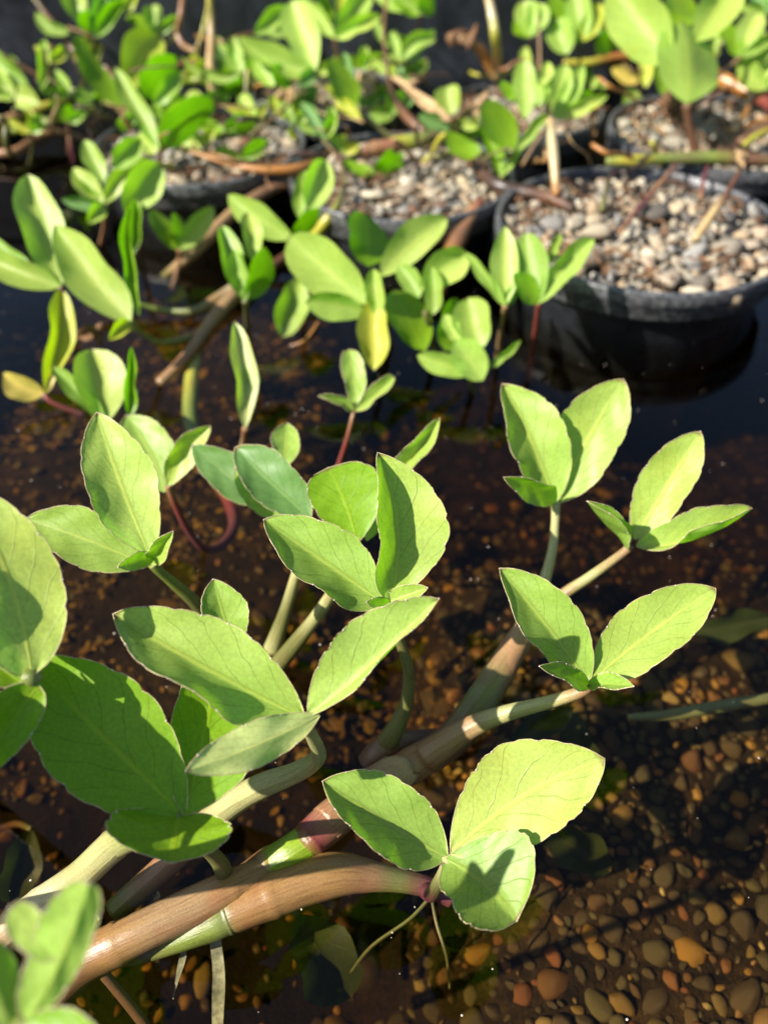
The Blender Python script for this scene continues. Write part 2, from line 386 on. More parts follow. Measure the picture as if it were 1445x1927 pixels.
def bedz(x, y):     # a shallow pebble bank at the near right, deeper and muddier elsewhere
    s_ = sm(x + .02 * noise.noise(Vector((x * 9, y * 9, 2))), -.015, .075) * sm(.37 + .04 * noise.noise(Vector((x * 9, y * 9, 5))) - y, 0, .10)
    s_ = max(s_, .8 * sm(.04 - x, 0, .12) * sm(y, .17, .24) * sm(.85 - y, 0, .2))      # and a second bank of litter at the left
    return FZ - .055 * (1 - s_) + .006 * noise.noise(Vector((x, y, 0)) * 14) + .002 * noise.noise(Vector((x, y, 0)) * 60)
for v in bm.verts:
    v.co.x = (X0 + X1) / 2 + v.co.x * (X1 - X0) / 2; v.co.y = (Y0 + Y1) / 2 + v.co.y * (Y1 - Y0) / 2
    v.co.z = bedz(v.co.x, v.co.y)
me = bpy.data.meshes.new('pond_bed'); bm.to_mesh(me); bm.free()
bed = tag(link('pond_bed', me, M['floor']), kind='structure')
e = .002
wv = [(x, y, z) for z in (-.17, 0) for x, y in ((X0 - e, Y0 - e), (X1 + e, Y0 - e), (X1 + e, Y1 + e), (X0 - e, Y1 + e))]
wm = mesh('water', wv, [(3, 2, 1, 0), (4, 5, 6, 7), (0, 1, 5, 4), (1, 2, 6, 5), (2, 3, 7, 6), (3, 0, 4, 7)])
tag(link('water', wm, M['water'], None, None, False), kind='structure')

# ------------------------------------------------------------------ stones
def stone_meshes(name, count, mat, rough, sq):
    out = []
    for i in range(count):
        bm = bmesh.new(); bmesh.ops.create_icosphere(bm, subdivisions=2, radius=1)
        sx, sy, sz = random.uniform(.8, 1.25), random.uniform(.55, .95), random.uniform(*sq); o = Vector((random.random() * 99, i * 3.1, 0))
        cuts = [(Vector((random.gauss(0, 1), random.gauss(0, 1), random.gauss(0, 1))).normalized(), random.uniform(.55, .85)) for _ in range(int(rough * 22))]
        for v in bm.verts:
            p = v.co.copy(); k = 1 + rough * noise.noise(p * 1.3 + o) + rough * .4 * noise.noise(p * 3 + o)
            p = p * k
            for nn, dd in cuts:
                e_ = p.dot(nn) - dd
                if e_ > 0: p = p - nn * e_ * .9
            v.co = Vector((p.x * sx, p.y * sy, p.z * sz))
        me = bpy.data.meshes.new(name); bm.to_mesh(me); bm.free(); me.materials.append(mat)
        me.polygons.foreach_set('use_smooth', [True] * len(me.polygons)); out.append(me)
    return out
PEB = stone_meshes('pebble', 14, M['pebble'], .30, (.35, .6))
GRV = stone_meshes('gravel_stone', 16, M['gravel'], .5, (.45, .8))
def rot3(): return Matrix.Rotation(random.uniform(0, 6.28), 3, 'Z') @ Matrix.Rotation(random.gauss(0, .25), 3, 'X') @ Matrix.Rotation(random.gauss(0, .25), 3, 'Y')
def scatter(name, items, meshes, parent, limit, stuffname, org):
    """items: (x, y, z, r) sorted nearest first"""
    for x, y, z, r in items[:limit]:
        o = bpy.data.objects.new(name, random.choice(meshes)); COL.objects.link(o); o.parent = parent
        o.location = Vector((x, y, z)) - org; o.rotation_euler = rot3().to_euler(); o.scale = (r, r, r)
    rest = items[limit:]
    if rest:
        vs, fs = [], []
        for x, y, z, r in rest:
            m = random.choice(meshes); b0 = len(vs); q = rot3()
            vs += [q @ v.co * r + Vector((x, y, z)) - org for v in m.vertices]; fs += [tuple(b0 + i for i in p.vertices) for p in m.polygons]
        me = mesh(stuffname, vs, fs); tag(link(stuffname, me, meshes[0].materials[0], parent, (0, 0, 0)), kind='stuff')
def poisson(xr, yr, tries, rfun, ok, ov=.70):
    cell = .012; grid = {}; out = []
    def near(x, y, r):
        i, j = int(x / cell), int(y / cell)
        for a in range(i - 2, i + 3):
            for b in range(j - 2, j + 3):
                for (px_, py_, pr_) in grid.get((a, b), ()):
                    if (px_ - x) ** 2 + (py_ - y) ** 2 < ((pr_ + r) * ov) ** 2: return True
    for k in range(tries):
        x, y = random.uniform(*xr), random.uniform(*yr)
        if not ok(x, y): continue
        r = rfun(k / tries)
        if near(x, y, r): continue
        grid.setdefault((int(x / cell), int(y / cell)), []).append((x, y, r)); out.append((x, y, r))
    return out
def peb_ok(x, y):
    u, v = proj(Vector((x, y, FZ)))
    if not (-150 < u < 1600 and v < 2100): return False
    d = .03
    if u > 860 and v > 1250: d = 2.5
    elif u > 780 and v > 850: d = .16 + .8 * (v > 1180)
    elif v > 1250: d = .10
    return random.random() < d * (.55 + .9 * (noise.noise(Vector((x * 22, y * 22, 3))) + .35))
pb = poisson((-.30, .5), (-.02, .75), 60000, lambda f: max(.0016, abs(random.gauss(.0043, .0026)) * (1 - f) ** 1.8 + .0021 * random.uniform(.8, 1.4)), peb_ok, .64)
items = sorted([(x, y, bedz(x, y) + r * random.uniform(-.12, .2), r) for x, y, r in pb], key=lambda q: (Vector(q[:3]) - CAM).length + (0 if -20 < proj(Vector(q[:3]))[0] < 1465 and proj(Vector(q[:3]))[1] < 1950 else 9) - q[3] * 12)
scatter('pebble', items, PEB, bed, 300, 'small_pebbles', Vector((0, 0, 0)))
# leaf litter on the bed
vs, fs = [], []
for k in range(6500):
    x, y = (random.uniform(-.42, .45), random.uniform(.02, .8)) if k < 1500 else (random.uniform(-.36, .04), random.uniform(.19, .70))
    if k > 1500 and noise.noise(Vector((x * 18, y * 18, 9))) < -.05: continue
    u, v = proj(Vector((x, y, FZ)))
    if u > 900 and v > 1350 and random.random() < .8: continue
    a = random.random() * 6.28; L = random.uniform(.001, .0036) * (2.4 if random.random() < .06 else 1); wd = L * random.uniform(.25, .6)
    z = bedz(x, y) + .002 + random.uniform(0, .003); b0 = len(vs); tl = random.uniform(-.3, .3)
    for t_, s_ in ((-1, 0), (-.4, 1), (.4, .9), (1, 0), (.4, -.9), (-.4, -1)):
        vs.append((x + math.cos(a) * L * t_ - math.sin(a) * wd * s_, y + math.sin(a) * L * t_ + math.cos(a) * wd * s_, z + tl * wd * s_ + .0006 * (t_ * t_)))
    vs.append((x, y, z + .0005))
    for i in range(6): fs.append((b0 + 6, b0 + i, b0 + (i + 1) % 6))
tag(link('leaf_litter', mesh('leaf_litter', vs, fs), M['litter'], None, None, False), 'amber flakes of leaf litter lying on the pond bed', 'litter', None, 'stuff')

# ------------------------------------------------------------------ pots of gravel
RZ = .043; PZ = -.125
def pot(cx, cy, Rr, label, limit, cells=1.0):
    root = empty('plant_pot', (cx, cy, PZ), label, 'pot', 'black pots of gravel standing in the water')
    H = RZ - PZ; n = 72
    pr = [(.74, 0), (.75, .002), (.84, H * .52), (.845, H * .53), (.87, H * .545), (.875, H * .56), (.925, H - .024), (.93, H - .022), (.965, H - .0215), (.97, H - .019), (.975, H - .0085), (.98, H - .0075), (1.0, H - .0075), (1.006, H - .006), (1.006, H - .0015), (1.0, H), (.985, H), (.975, H - .001), (.965, H - .012), (.90, H - .05), (.72, .004)]
    vs, fs = [], []
    for r, z in pr:
        for k in range(n):
            a = 2 * math.pi * k / n; rr = r * Rr * (1 + .003 * math.sin(3 * a + cx * 30)); vs.append((rr * math.cos(a), rr * math.sin(a), z))
    for i in range(len(pr) - 1):
        for k in range(n): fs.append((i * n + k, i * n + (k + 1) % n, (i + 1) * n + (k + 1) % n, (i + 1) * n + k))
    fs.append(tuple(reversed(range(n))))
    o = link('pot_body', mesh('pot_body', vs, fs), M['plastic'], root)
    rp_ = [(.972, H - .0190), (1.004, H - .0192), (1.012, H - .0178), (1.014, H - .0100), (1.024, H - .0088), (1.028, H - .0060), (1.027, H + .0002), (1.020, H + .0016), (1.000, H + .0020), (.984, H + .0012), (.978, H - .0014), (.974, H - .012)]
    vs = [(r * Rr * (1 + .004 * math.sin(3 * k * 2 * math.pi / n + cx * 30)) * math.cos(2 * math.pi * k / n), r * Rr * (1 + .004 * math.sin(3 * k * 2 * math.pi / n + cx * 30)) * math.sin(2 * math.pi * k / n), z) for r, z in rp_ for k in range(n)]
    link('pot_rim', mesh('pot_rim', vs, [(i * n + k, i * n + (k + 1) % n, (i + 1) * n + (k + 1) % n, (i + 1) * n + k) for i in range(len(rp_) - 1) for k in range(n)]), M['rimplastic'], root)
    vs, fs = [], []
    for _ in range(int(420 * cells)):      # dead leaf crumbs and twigs over the gravel
        a, rad = random.random() * 6.28, Rr * .95 * math.sqrt(random.random()); x, y = rad * math.cos(a), rad * math.sin(a)
        if noise.noise(Vector((x * 25 + cx * 9, y * 25, 1))) < -.05: continue
        L = random.choice((.003, .005, .010)) * random.uniform(.6, 1.3); wd = L * random.uniform(.12, .5) if L < .008 else .0008; b = random.random() * 6.28; z = H - .002 + random.uniform(-.002, .004); tz = random.gauss(0, .25); b0 = len(vs)
        for dz_ in (0, .0005):
            for t_, s_ in ((-1, -.4), (-.3, -1), (.6, -.8), (1, .2), (.3, 1), (-.6, .7)):
                vs.append((x + math.cos(b) * L * t_ - math.sin(b) * wd * s_, y + math.sin(b) * L * t_ + math.cos(b) * wd * s_, z + dz_ + tz * L * t_ + .4 * wd * s_ * s_))
        fs += [tuple(b0 + q for q in (0, 1, 2, 3, 4, 5)), tuple(b0 + q for q in (11, 10, 9, 8, 7, 6))] + [(b0 + q, b0 + (q + 1) % 6, b0 + 6 + (q + 1) % 6, b0 + 6 + q) for q in range(6)]
    tag(link('plant_debris', mesh('plant_debris', vs, fs), M['brown'], root, None, False), kind='stuff')
    vs = [(0, 0, H - .014)] + [(Rr * .95 * math.cos(k * math.pi / 18), Rr * .95 * math.sin(k * math.pi / 18), H - .013) for k in range(36)]
    link('soil', mesh('soil', vs, [(0, 1 + k, 1 + (k + 1) % 36) for k in range(36)]), M['soil'], root)
    pts = poisson((-Rr, Rr), (-Rr, Rr), int(14000 * cells), lambda f: max(.0015, abs(random.gauss(.0062, .0030)) * (1 - f) ** 1.3 + .0016), lambda x, y: math.hypot(x, y) < Rr * .945)
    its = []
    for x, y, r in pts:
        hgt = .0015 * noise.noise(Vector((x + cx, y, 0)) * 40)
        its.append((x, y, H - .0095 + hgt + r * .25, r * 1.02))
    c_ = Vector((cx, cy, PZ))
    its.sort(key=lambda q: (Vector(q[:3]) + c_ - CAM).length + (9 if proj(Vector(q[:3]) + c_)[0] > 1470 or proj(Vector(q[:3]) + c_)[1] < -20 else 0) - q[3] * 12)
    scatter('gravel_stone', its, GRV, root, limit, 'small_gravel', Vector((0, 0, 0)))
    return root
pot(.192, .562, .105, 'largest black pot of pale gravel, nearest of all, beside the open water', 300)
pot(.015, .657, .092, 'black pot of gravel behind the middle leaves, just left of the largest pot', 220)
pot(.312, .757, .100, 'black pot of gravel behind the largest pot, under the big dark folded leaf', 220)
pot(.137, .818, .076, 'small black pot of gravel showing its rim behind the tan upright stick', 100, .7)
pot(-.165, .722, .092, 'black pot at the left whose rim shows beneath an arching brown stem', 200, .8)
pot(-.055, .865, .078, 'far black pot of gravel under the crowded leaves at the upper middle', 100, .7)

# ------------------------------------------------------------------ foreground plants
def plant(label, foot, name='bogbean_plant'):
    return empty(name, P(*foot), label, 'water plant', 'bogbean plants in the foreground water')
def stalk_leaf(root, base, stalk, leaves, hi=True, sides=14):
    s0 = stalk[0]
    st = tube('leaf_stalk', tp([(base[0], base[1], base[2], s0[3] * 1.1, s0[4])] + list(stalk)), root, n=8, sides=sides)
    add_leaves(st, *base, leaves, hi)

def sheath(parent, pts, col, side=1):
    """papery leaf sheath wrapped round a stem, its upper edge torn and lifting"""
    rows = crom([[*P(u, v, z), r * .001] for u, v, z, r in pts], 5); org = wloc(parent); vs, cs, uvs, fs = [], [], [], []; K = 12; nR = len(rows)
    for i, r in enumerate(rows):
        p = Vector(r[:3]); t = (Vector(rows[min(i + 1, nR - 1)][:3]) - Vector(rows[max(i - 1, 0)][:3])).normalized(); up = Vector((0, 0, 1)); up = (up - t * up.dot(t)).normalized(); si = t.cross(up)
        f = i / (nR - 1)
        for k in range(K + 1):
            a = (k / K - .5) * 2; an = a * R(150 - 70 * f) + side * .5; lift = 1.02 + .10 * f ** 6 + .03 * noise.noise(Vector((a * 3, f * 5, pts[0][0])))
            tear = t * (-.007 * f * (a * a) + .004 * f * noise.noise(Vector((a * 4, pts[0][1], 0))))
            vs.append(p + (up * math.cos(an) + si * math.sin(an)) * r[3] * lift + tear - org); cc = Vector(C[col]).lerp(Vector(C['straw']), f ** 3 * .6); cs.append((*cc, 1)); uvs.append((f * .05, k / K))
    for i in range(nR - 1):
        for k in range(K): b = i * (K + 1) + k; fs.append((b, b + 1, b + K + 2, b + K + 1))
    me = mesh('sheath', vs, fs); at = me.color_attributes.new('Col', 'FLOAT_COLOR', 'POINT'); at.data.foreach_set('color', [x for c in cs for x in c])
    ul = me.uv_layers.new(name='UV')
    for lp in me.loops: ul.data[lp.index].uv = uvs[lp.vertex_index]
    o = link('sheath', me, M['stem'], parent, (0, 0, 0)); md = o.modifiers.new('thickness', 'SOLIDIFY'); md.thickness = .0002

# A: right hand plant with three leaves
A = plant('reddish tan stem running diagonally with three bright leaves above the open dark water', (700, 1490, 0))
tube('rhizome', tp([(1046, 1105, .034, 2.6, 'pale'), (1015, 1150, .026, 4.2, 'pale'), (960, 1230, .016, 6.2, 'tan'), (905, 1320, .010, 7.0, 'olive'), (850, 1392, .006, 7.3, 'brown'), (775, 1440, .003, 7.2, 'pink'), (700, 1480, .004, 7.0, 'red'), (628, 1540, .005, 7.4, 'pink'), (585, 1578, .004, 7.0, 'red'), (578, 1584, .0035, 6.6, 'bright'), (545, 1606, .002, 6.4, 'bright'), (515, 1622, -.001, 6.2, 'bright'), (505, 1628, -.002, 6.6, 'rust'), (440, 1670, -.010, 5.4, 'olive')]), A, n=8, sides=18, nodes=(5, 8))
sheath(A, [(612, 1553, .005, 7.3), (690, 1490, .004, 7.4), (765, 1446, .003, 7.6)], 'pink')
sheath(A, [(935, 1275, .012, 6.7), (965, 1222, .017, 6.0), (1000, 1170, .024, 5.0)], 'pink', -1)
stalk_leaf(A, (1045, 948, .056), [(1044, 985, .052, 1.9, 'pale'), (1038, 1040, .046, 2.2, 'pale'), (1018, 1110, .036, 2.7, 'pale'), (985, 1180, .024, 3.4, 'tan')], [
    lf(945, 722, 74, 60, 10, 0, wr=70, bow=-6), lf(1172, 714, 68, 14, 16, 0, wr=62, bow=4),
    lf(946, 897, 34, 25, 60, -3.2, wr=34, bow=-10), ])
stalk_leaf(A, (1185, 1026, .056), [(1172, 1040, .053, 1.9, 'tan'), (1110, 1085, .045, 2.2, 'pale'), (1052, 1125, .036, 2.6, 'tan'), (1000, 1185, .022, 3.4, 'tan')], [
    lf(1317, 813, 56, 20, 22, 0, wr=46, b=(1193, 1015)), lf(1414, 957, 60, 30, 112, -.5, wr=40, bow=-22, b=(1196, 1028), c='l'),
    lf(1102, 942, 48, 118, 28, -2.5, wr=40, bow=6, c='m')])
stalk_leaf(A, (1108, 1286, .050), [(1092, 1302, .046, 2.2, 'tan'), (1030, 1322, .038, 2.6, 'pale'), (950, 1343, .028, 3.4, 'pale'), (880, 1372, .018, 4.8, 'tan'), (800, 1425, .008, 6.2, 'pink')], [
    lf(940, 1070, 70, 54, 14, 0, wr=68, bow=-4, c='m'), lf(1345, 1108, 68, 14, 26, .3, wr=60, bow=6),
    lf(1016, 1254, 26, 60, 10, -3.0, wr=24, b=(1112, 1292), c='m'), lf(1192, 1292, 22, 10, 60, -2.0, wr=20, b=(1104, 1290), bow=4, c='m')])

# B: lowest right leaf with its long rhizome
B = plant('thick brown stem lying low across the bottom, ending under the leaf nearest the pebbles', (300, 1720, 0))
tube('rhizome', tp([(60, 1905, -.022, 8.5, 'brown'), (150, 1815, -.010, 8.0, 'brown'), (222, 1776, -.003, 7.6, 'rust'), (300, 1738, -.0005, 7.2, 'tan'), (380, 1700, 0, 7.0, 'tan'), (440, 1670, .0005, 6.6, 'rust'), (490, 1646, -.001, 5.6, 'rust'), (530, 1630, -.005, 4.0, 'brown')]), B, n=8, sides=20, nodes=(2, 5))
tube('rhizome', tp([(235, 1812, -.016, 1.5, 'brown'), (285, 1790, -.011, 3.4, 'olive'), (345, 1764, -.006, 4.8, 'green'), (400, 1738, -.004, 6.0, 'green'), (428, 1724, -.0035, 6.6, 'olive'), (448, 1714, -.003, 7.2, 'rust'), (510, 1686, -.002, 8.0, 'rust'), (585, 1656, -.0015, 8.6, 'rust'), (640, 1645, -.0015, 7.6, 'rust'), (690, 1648, -.004, 5.8, 'pink'), (745, 1656, -.007, 4.3, 'olive'), (800, 1668, -.009, 3.8, 'plum'), (850, 1690, -.012, 3.6, 'plum')]), B, n=8, sides=20, nodes=(4, 6))
stalk_leaf(B, (843, 1614, .044), [(838, 1632, .038, 1.9, 'pale'), (826, 1660, .022, 2.3, 'olive'), (812, 1682, .004, 2.8, 'plum'), (802, 1676, -.008, 3.2, 'plum')], [
    lf(607, 1470, 92, 56, 12, 0, wr=84, c='m', bow=4), lf(1137, 1428, 100, 14, 10, .2, wr=84, bow=18, b=(848, 1606), c='l'),
    lf(972, 1734, 120, 12, 50, -1.6, wr=110, bow=12, b=(838, 1616), c='m', pb=.5), ])
for pts in ([(812, 1688, -.004, .6, 'olive'), (822, 1740, -.02, .7, 'cream'), (840, 1800, -.035, .7, 'olive'), (846, 1860, -.05, .5, 'pale')],
            [(808, 1690, -.004, .7, 'olive'), (770, 1730, -.02, .7, 'olive'), (700, 1780, -.035, .7, 'olive'), (660, 1830, -.05, .6, 'olive')],
            ):
    tube('root', tp(pts), B, n=5, sides=6)

# C: left thick pale rhizome with the large shaded leaves
Cc = plant('pale thick stem at the lower left carrying the largest dark green leaf', (100, 1680, .0))
tube('rhizome', tp([(-60, 1850, -.004, 6.6, 'pink'), (0, 1768, .004, 6.2, 'tan'), (80, 1700, .014, 5.8, 'cream'), (150, 1650, .024, 5.4, 'pale'), (215, 1590, .038, 5.2, 'pale'), (262, 1560, .052, 3.8, 'green')]), Cc, n=8, sides=18, nodes=(2, 4))
stalk_leaf(Cc, (348, 1535, .076), [(320, 1556, .068, 2.2, 'green'), (270, 1572, .054, 3.0, 'green'), (225, 1590, .040, 4.0, 'pale')], [
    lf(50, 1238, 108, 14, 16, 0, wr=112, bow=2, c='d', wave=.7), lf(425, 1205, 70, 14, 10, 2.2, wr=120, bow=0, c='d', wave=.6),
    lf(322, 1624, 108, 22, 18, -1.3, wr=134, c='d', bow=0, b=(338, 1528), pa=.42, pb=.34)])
# D: leaf cluster on a kinked pale stalk
D = plant('kinked pale stalk holding the broad three part leaf in the lower middle', (430, 1515, .0))
stalk_leaf(D, (574, 1352, .092), [(584, 1380, .080, 2.0, 'pale'), (596, 1405, .068, 2.4, 'pale'), (596, 1428, .058, 2.9, 'pale'), (560, 1452, .044, 3.6, 'pale'), (495, 1478, .030, 4.6, 'pale'), (430, 1515, .016, 5.2, 'pale'), (370, 1570, .004, 5.6, 'tan'), (300, 1640, -.006, 5.0, 'pink'), (215, 1715, -.014, 4.6, 'green')], [
    lf(213, 1155, 100, 56, 8, 0, wr=92, bow=6, c='g'), lf(826, 1127, 86, 14, 78, 0, wr=34, bow=-8, c='l', b=(580, 1346)),
    lf(352, 1450, 40, -14, -22, -2.6, wr=46, b=(602, 1346), c='p', bow=6, wave=2)])
# E: middle cluster above D
E = plant('leaf cluster at the very centre, its curved olive stalk dipping into the water', (735, 1400, .0))
tube('rhizome', tp([(690, 1440, -.006, 5, 'brown'), (722, 1412, -.001, 6.5, 'brown'), (760, 1402, -.004, 6.0, 'brown'), (820, 1392, -.014, 5, 'brown')]), E, n=6, sides=14)
stalk_leaf(E, (727, 1138, .074), [(738, 1165, .066, 1.8, 'olive'), (750, 1200, .056, 2.0, 'olive'), (768, 1262, .040, 2.3, 'olive'), (764, 1325, .024, 2.9, 'olive'), (742, 1375, .010, 4.0, 'olive'), (722, 1408, -.001, 5.2, 'brown')], [
    lf(497, 978, 86, 54, 12, 0, wr=72, c='m', bow=0), lf(711, 852, 84, 66, 10, 0, wr=98, bow=-24, b=(735, 1134), c='g'),
    lf(805, 1106, 22, 20, 40, -.4, wr=20, b=(716, 1138), c='g'), lf(690, 1132, 16, 20, 30, -1.6, b=(738, 1140), c='m')])
# G: clump behind the centre
G = plant('dark blue green leaf clump behind the centre on two pale forked stalks', (530, 1215, 0))
stalk_leaf(G, (585, 975, .060), [(578, 1010, .054, 2.0, 'pale'), (556, 1085, .040, 2.3, 'pale'), (534, 1160, .022, 3.0, 'olive'), (512, 1222, .004, 4.2, 'pale')], [
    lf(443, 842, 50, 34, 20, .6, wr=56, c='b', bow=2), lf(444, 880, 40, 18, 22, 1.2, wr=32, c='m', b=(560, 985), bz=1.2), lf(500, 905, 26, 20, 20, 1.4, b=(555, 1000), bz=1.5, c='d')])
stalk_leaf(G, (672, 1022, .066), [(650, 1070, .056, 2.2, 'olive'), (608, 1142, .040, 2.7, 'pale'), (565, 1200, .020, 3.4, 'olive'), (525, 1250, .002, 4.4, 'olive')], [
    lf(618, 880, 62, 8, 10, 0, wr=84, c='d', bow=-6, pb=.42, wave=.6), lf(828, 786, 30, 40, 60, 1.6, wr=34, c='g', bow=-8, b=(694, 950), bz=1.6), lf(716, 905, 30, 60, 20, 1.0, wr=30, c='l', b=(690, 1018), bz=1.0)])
leaflet_extra = [lf(402, 1090, 46, 24, 22, 0, wr=50, b=(440, 1225), c='m')]
G2 = plant('single small leaf tip peeping above the broad left pointing leaf', (470, 1330, 0))
stalk_leaf(G2, (440, 1225, .055), [(450, 1260, .04, 1.8, 'olive'), (470, 1330, .0, 2.4, 'olive')], leaflet_extra)
# H: left cluster
Hh = plant('bright upright leaf with a flat leaf beside it, left, on a short olive stalk', (395, 1165, 0))
stalk_leaf(Hh, (288, 1062, .064), [(300, 1075, .060, 1.9, 'green'), (330, 1100, .050, 2.3, 'green'), (368, 1135, .036, 2.8, 'olive'), (420, 1200, .008, 3.6, 'olive')], [
    lf(183, 777, 66, 18, 24, 0, wr=70, bow=4, b=(283, 1045), c='l'), lf(50, 976, 56, 22, 22, 0, wr=60, bow=-4, b=(280, 1064), c='m'),
    lf(222, 1067, 18, 20, 30, -1.6, b=(292, 1046), c='m'), lf(326, 1000, 26, 40, 50, -1.2, wr=26, b=(284, 1062), c='g')])
# I: red submerged stalk cluster
I = plant('deep red looping stalk dipping under the water behind the left upright leaf', (385, 1035, 0))
tube('leaf_stalk', tp([(316, 915, .045, 1.6, 'pink'), (330, 950, .034, 1.7, 'red'), (355, 1000, .016, 1.9, 'plum'), (385, 1032, .001, 2.1, 'plum'), (415, 1028, -.012, 2.6, 'plum'), (440, 990, -.022, 3.2, 'plum'), (430, 940, -.026, 4.0, 'red'), (400, 890, -.024, 4.6, 'tan'), (370, 840, -.020, 4.8, 'green'), (358, 780, -.012, 5.0, 'green'), (362, 700, -.006, 5.0, 'yel'), (368, 655, -.006, 4.6, 'green')]), I, n=8, sides=12)
add_leaves(I, 316, 915, .045, [lf(396, 801, 30, 34, 30, 0, wr=30, bow=10, c='l'), lf(238, 782, 52, 20, 20, 1.2, wr=50, bow=-8, b=(312, 925), bz=1.0, c='m'), ], True)
J = plant('blue green leaf pointing left from behind the central dark clump', (560, 1010, 0))
stalk_leaf(J, (500, 952, .045), [(520, 975, .035, 1.7, 'olive'), (560, 1010, .0, 2.2, 'olive')], [lf(362, 838, 38, 14, 20, 0, wr=40, c='b'), lf(540, 796, 30, 20, 16, 1.5, wr=28, b=(536, 880), c='g')])
# K: big left edge leaf
K = plant('very large leaf cut off by the left edge, its tip folded in two', (-40, 1420, 0))
stalk_leaf(K, (62, 1272, .120), [(40, 1300, .110, 2.4, 'green'), (-20, 1360, .08, 3, 'green'), (-110, 1440, .0, 4, 'pale')], [
    lf(-70, 905, 90, 24, 6, .0, wr=92, c='l', bow=-18, pa=.6), lf(-70, 1480, 46, 10, 40, -.4, wr=62, c='d', b=(74, 1290), pa=.5), lf(-90, 1190, 50, 40, 30, .2, c='d', b=(50, 1290))])
# L: bottom left leaf near the lens
Lb = plant('pale blurred leaf pair at the bottom left corner, nearest of all', (60, 2050, 0))
stalk_leaf(Lb, (45, 1930, .125), [(40, 1990, .10, 2, 'green'), (60, 2080, .0, 3, 'green')], [
    lf(168, 1662, 66, -10, -24, -.1, wr=44, c='g', bow=-10, b=(52, 1925), pa=.6, pb=.45), lf(22, 1706, 36, -10, 10, .1, wr=30, c='g', b=(110, 1800), pa=.5, pb=.4), lf(-34, 1760, 46, 0, -26, .0, c='g', bow=0, b=(24, 1950)), lf(190, 1945, 40, 20, 20, -.5, b=(40, 1935), c='d')])
# unseen cluster added left of the frame to shade the largest leaf
O_ = plant('added leaf cluster out of view at the left, shading the largest dark leaf', (-330, 1750, 0))
stalk_leaf(O_, (-320, 1600, .150), [(-330, 1680, .12, 3, 'green'), (-340, 1780, .0, 4, 'pale')], [lf(-480, 1860, 100, 10, 10, 0)])
for (ua, va, za, ub, vb, zb, k, w_) in ((372, 1560, .075, 20, 1215, .092, .075, 210), (330, 1640, .08, 430, 1300, .07, .090, 130)):
    b_ = P(ua, va, za) + to_sun * k; t_ = P(ub, vb, zb) + to_sun * k; leaflet(O_, b_, proj(t_), w_, 4, 4, (depth(t_) - depth(b_)) * 100, pa=.5, pb=.45)
# submerged olive stalk piece with bubble at (415,1640)
Q = plant('short wet olive stub poking from the water with bubbles round it', (425, 1665, 0))
tube('leaf_stalk', tp([(372, 1590, .032, 2.0, 'olive'), (398, 1606, .022, 2.5, 'olive'), (418, 1632, .010, 3.0, 'olive'), (424, 1668, -.004, 3.3, 'plum'), (415, 1720, -.02, 3.0, 'plum')]), Q, n=6, sides=14)
for pts in ([(408, 1680, -.004, 1.6), (404, 1745, -.014, 3.8), (412, 1830, -.028, 4.6), (410, 1935, -.04, 4.4)], [(352, 1745, -.006, 2), (345, 1800, -.02, 2.5), (326, 1880, -.035, .6)], [(300, 1680, -.01, 3), (270, 1720, -.02, 3.2), (238, 1760, -.03, 2)]):
    vs, fs = [], []
    rows = crom([[*P(u, v, z), w_ * .001] for u, v, z, w_ in pts], 6)
    for i, r in enumerate(rows):
        a = Vector(rows[min(i + 1, len(rows) - 1)][:3]) - Vector(rows[max(i - 1, 0)][:3]); s_ = Vector((a.y, -a.x, 0)).normalized()
        for k in (-1, 0, 1): vs.append(Vector(r[:3]) + s_ * r[3] * .5 * k + Vector((0, 0, .0006 * (k * k) + .0008 * math.sin(i * .9 + k))) - wloc(Q))
    for i in range(len(rows) - 1):
        for k in range(2): fs.append((i * 3 + k, i * 3 + k + 1, i * 3 + k + 4, i * 3 + k + 3))
    link('withered_blade', mesh('withered_blade', vs, fs), M['root'], Q, (0, 0, 0))
tube('root', tp([(140, 1765, .0, 1.8, 'plum'), (185, 1820, -.008, 1.9, 'brown'), (240, 1885, -.02, 2.0, 'brown'), (290, 1950, -.03, 2, 'brown')]), Q, n=6, sides=8)

# submerged old leaves
for u, v, z, tu, tv, ww, lab in ((1065, 1335, -.030, 1120, 1470, 46, 'dark olive leaf sunk under the water behind the brightest leaf'), (1020, 1560, -.040, 1150, 1640, 60, 'dark sunken leaf under the water right of the leaf nearest the pebbles'),
        (1300, 1190, -.035, 1460, 1160, 40, 'dark sunken leaf under the water at the right edge'), (560, 1720, -.045, 660, 1880, 90, 'broad black green leaf sunk beneath the long brown stem'),
        (960, 1400, -.04, 1080, 1330, 40, 'sunken olive leaf under the stalk joining the diagonal stem'), (60, 1560, -.05, 20, 1700, 60, 'sunken brown leaf in the black water at lower left')):
    rt = empty('sunken_leaf', P(u, v, z), lab, 'sunken leaf', 'old leaves sunk under the water')
    tube('leaf_stalk', tp([(u, v, z, 1.4, 'olive'), (u - 30, v - 10, z - .01, 1.6, 'brown'), (u - 70, v + 5, z - .025, 1.6, 'dark')]), rt, n=4, sides=6)
    leaflet(rt, P(u, v, z), (tu, tv), ww * .8, 22, 30, 0, c='yl' if 'amber' in lab else 's', hi=False, wave=2.5)

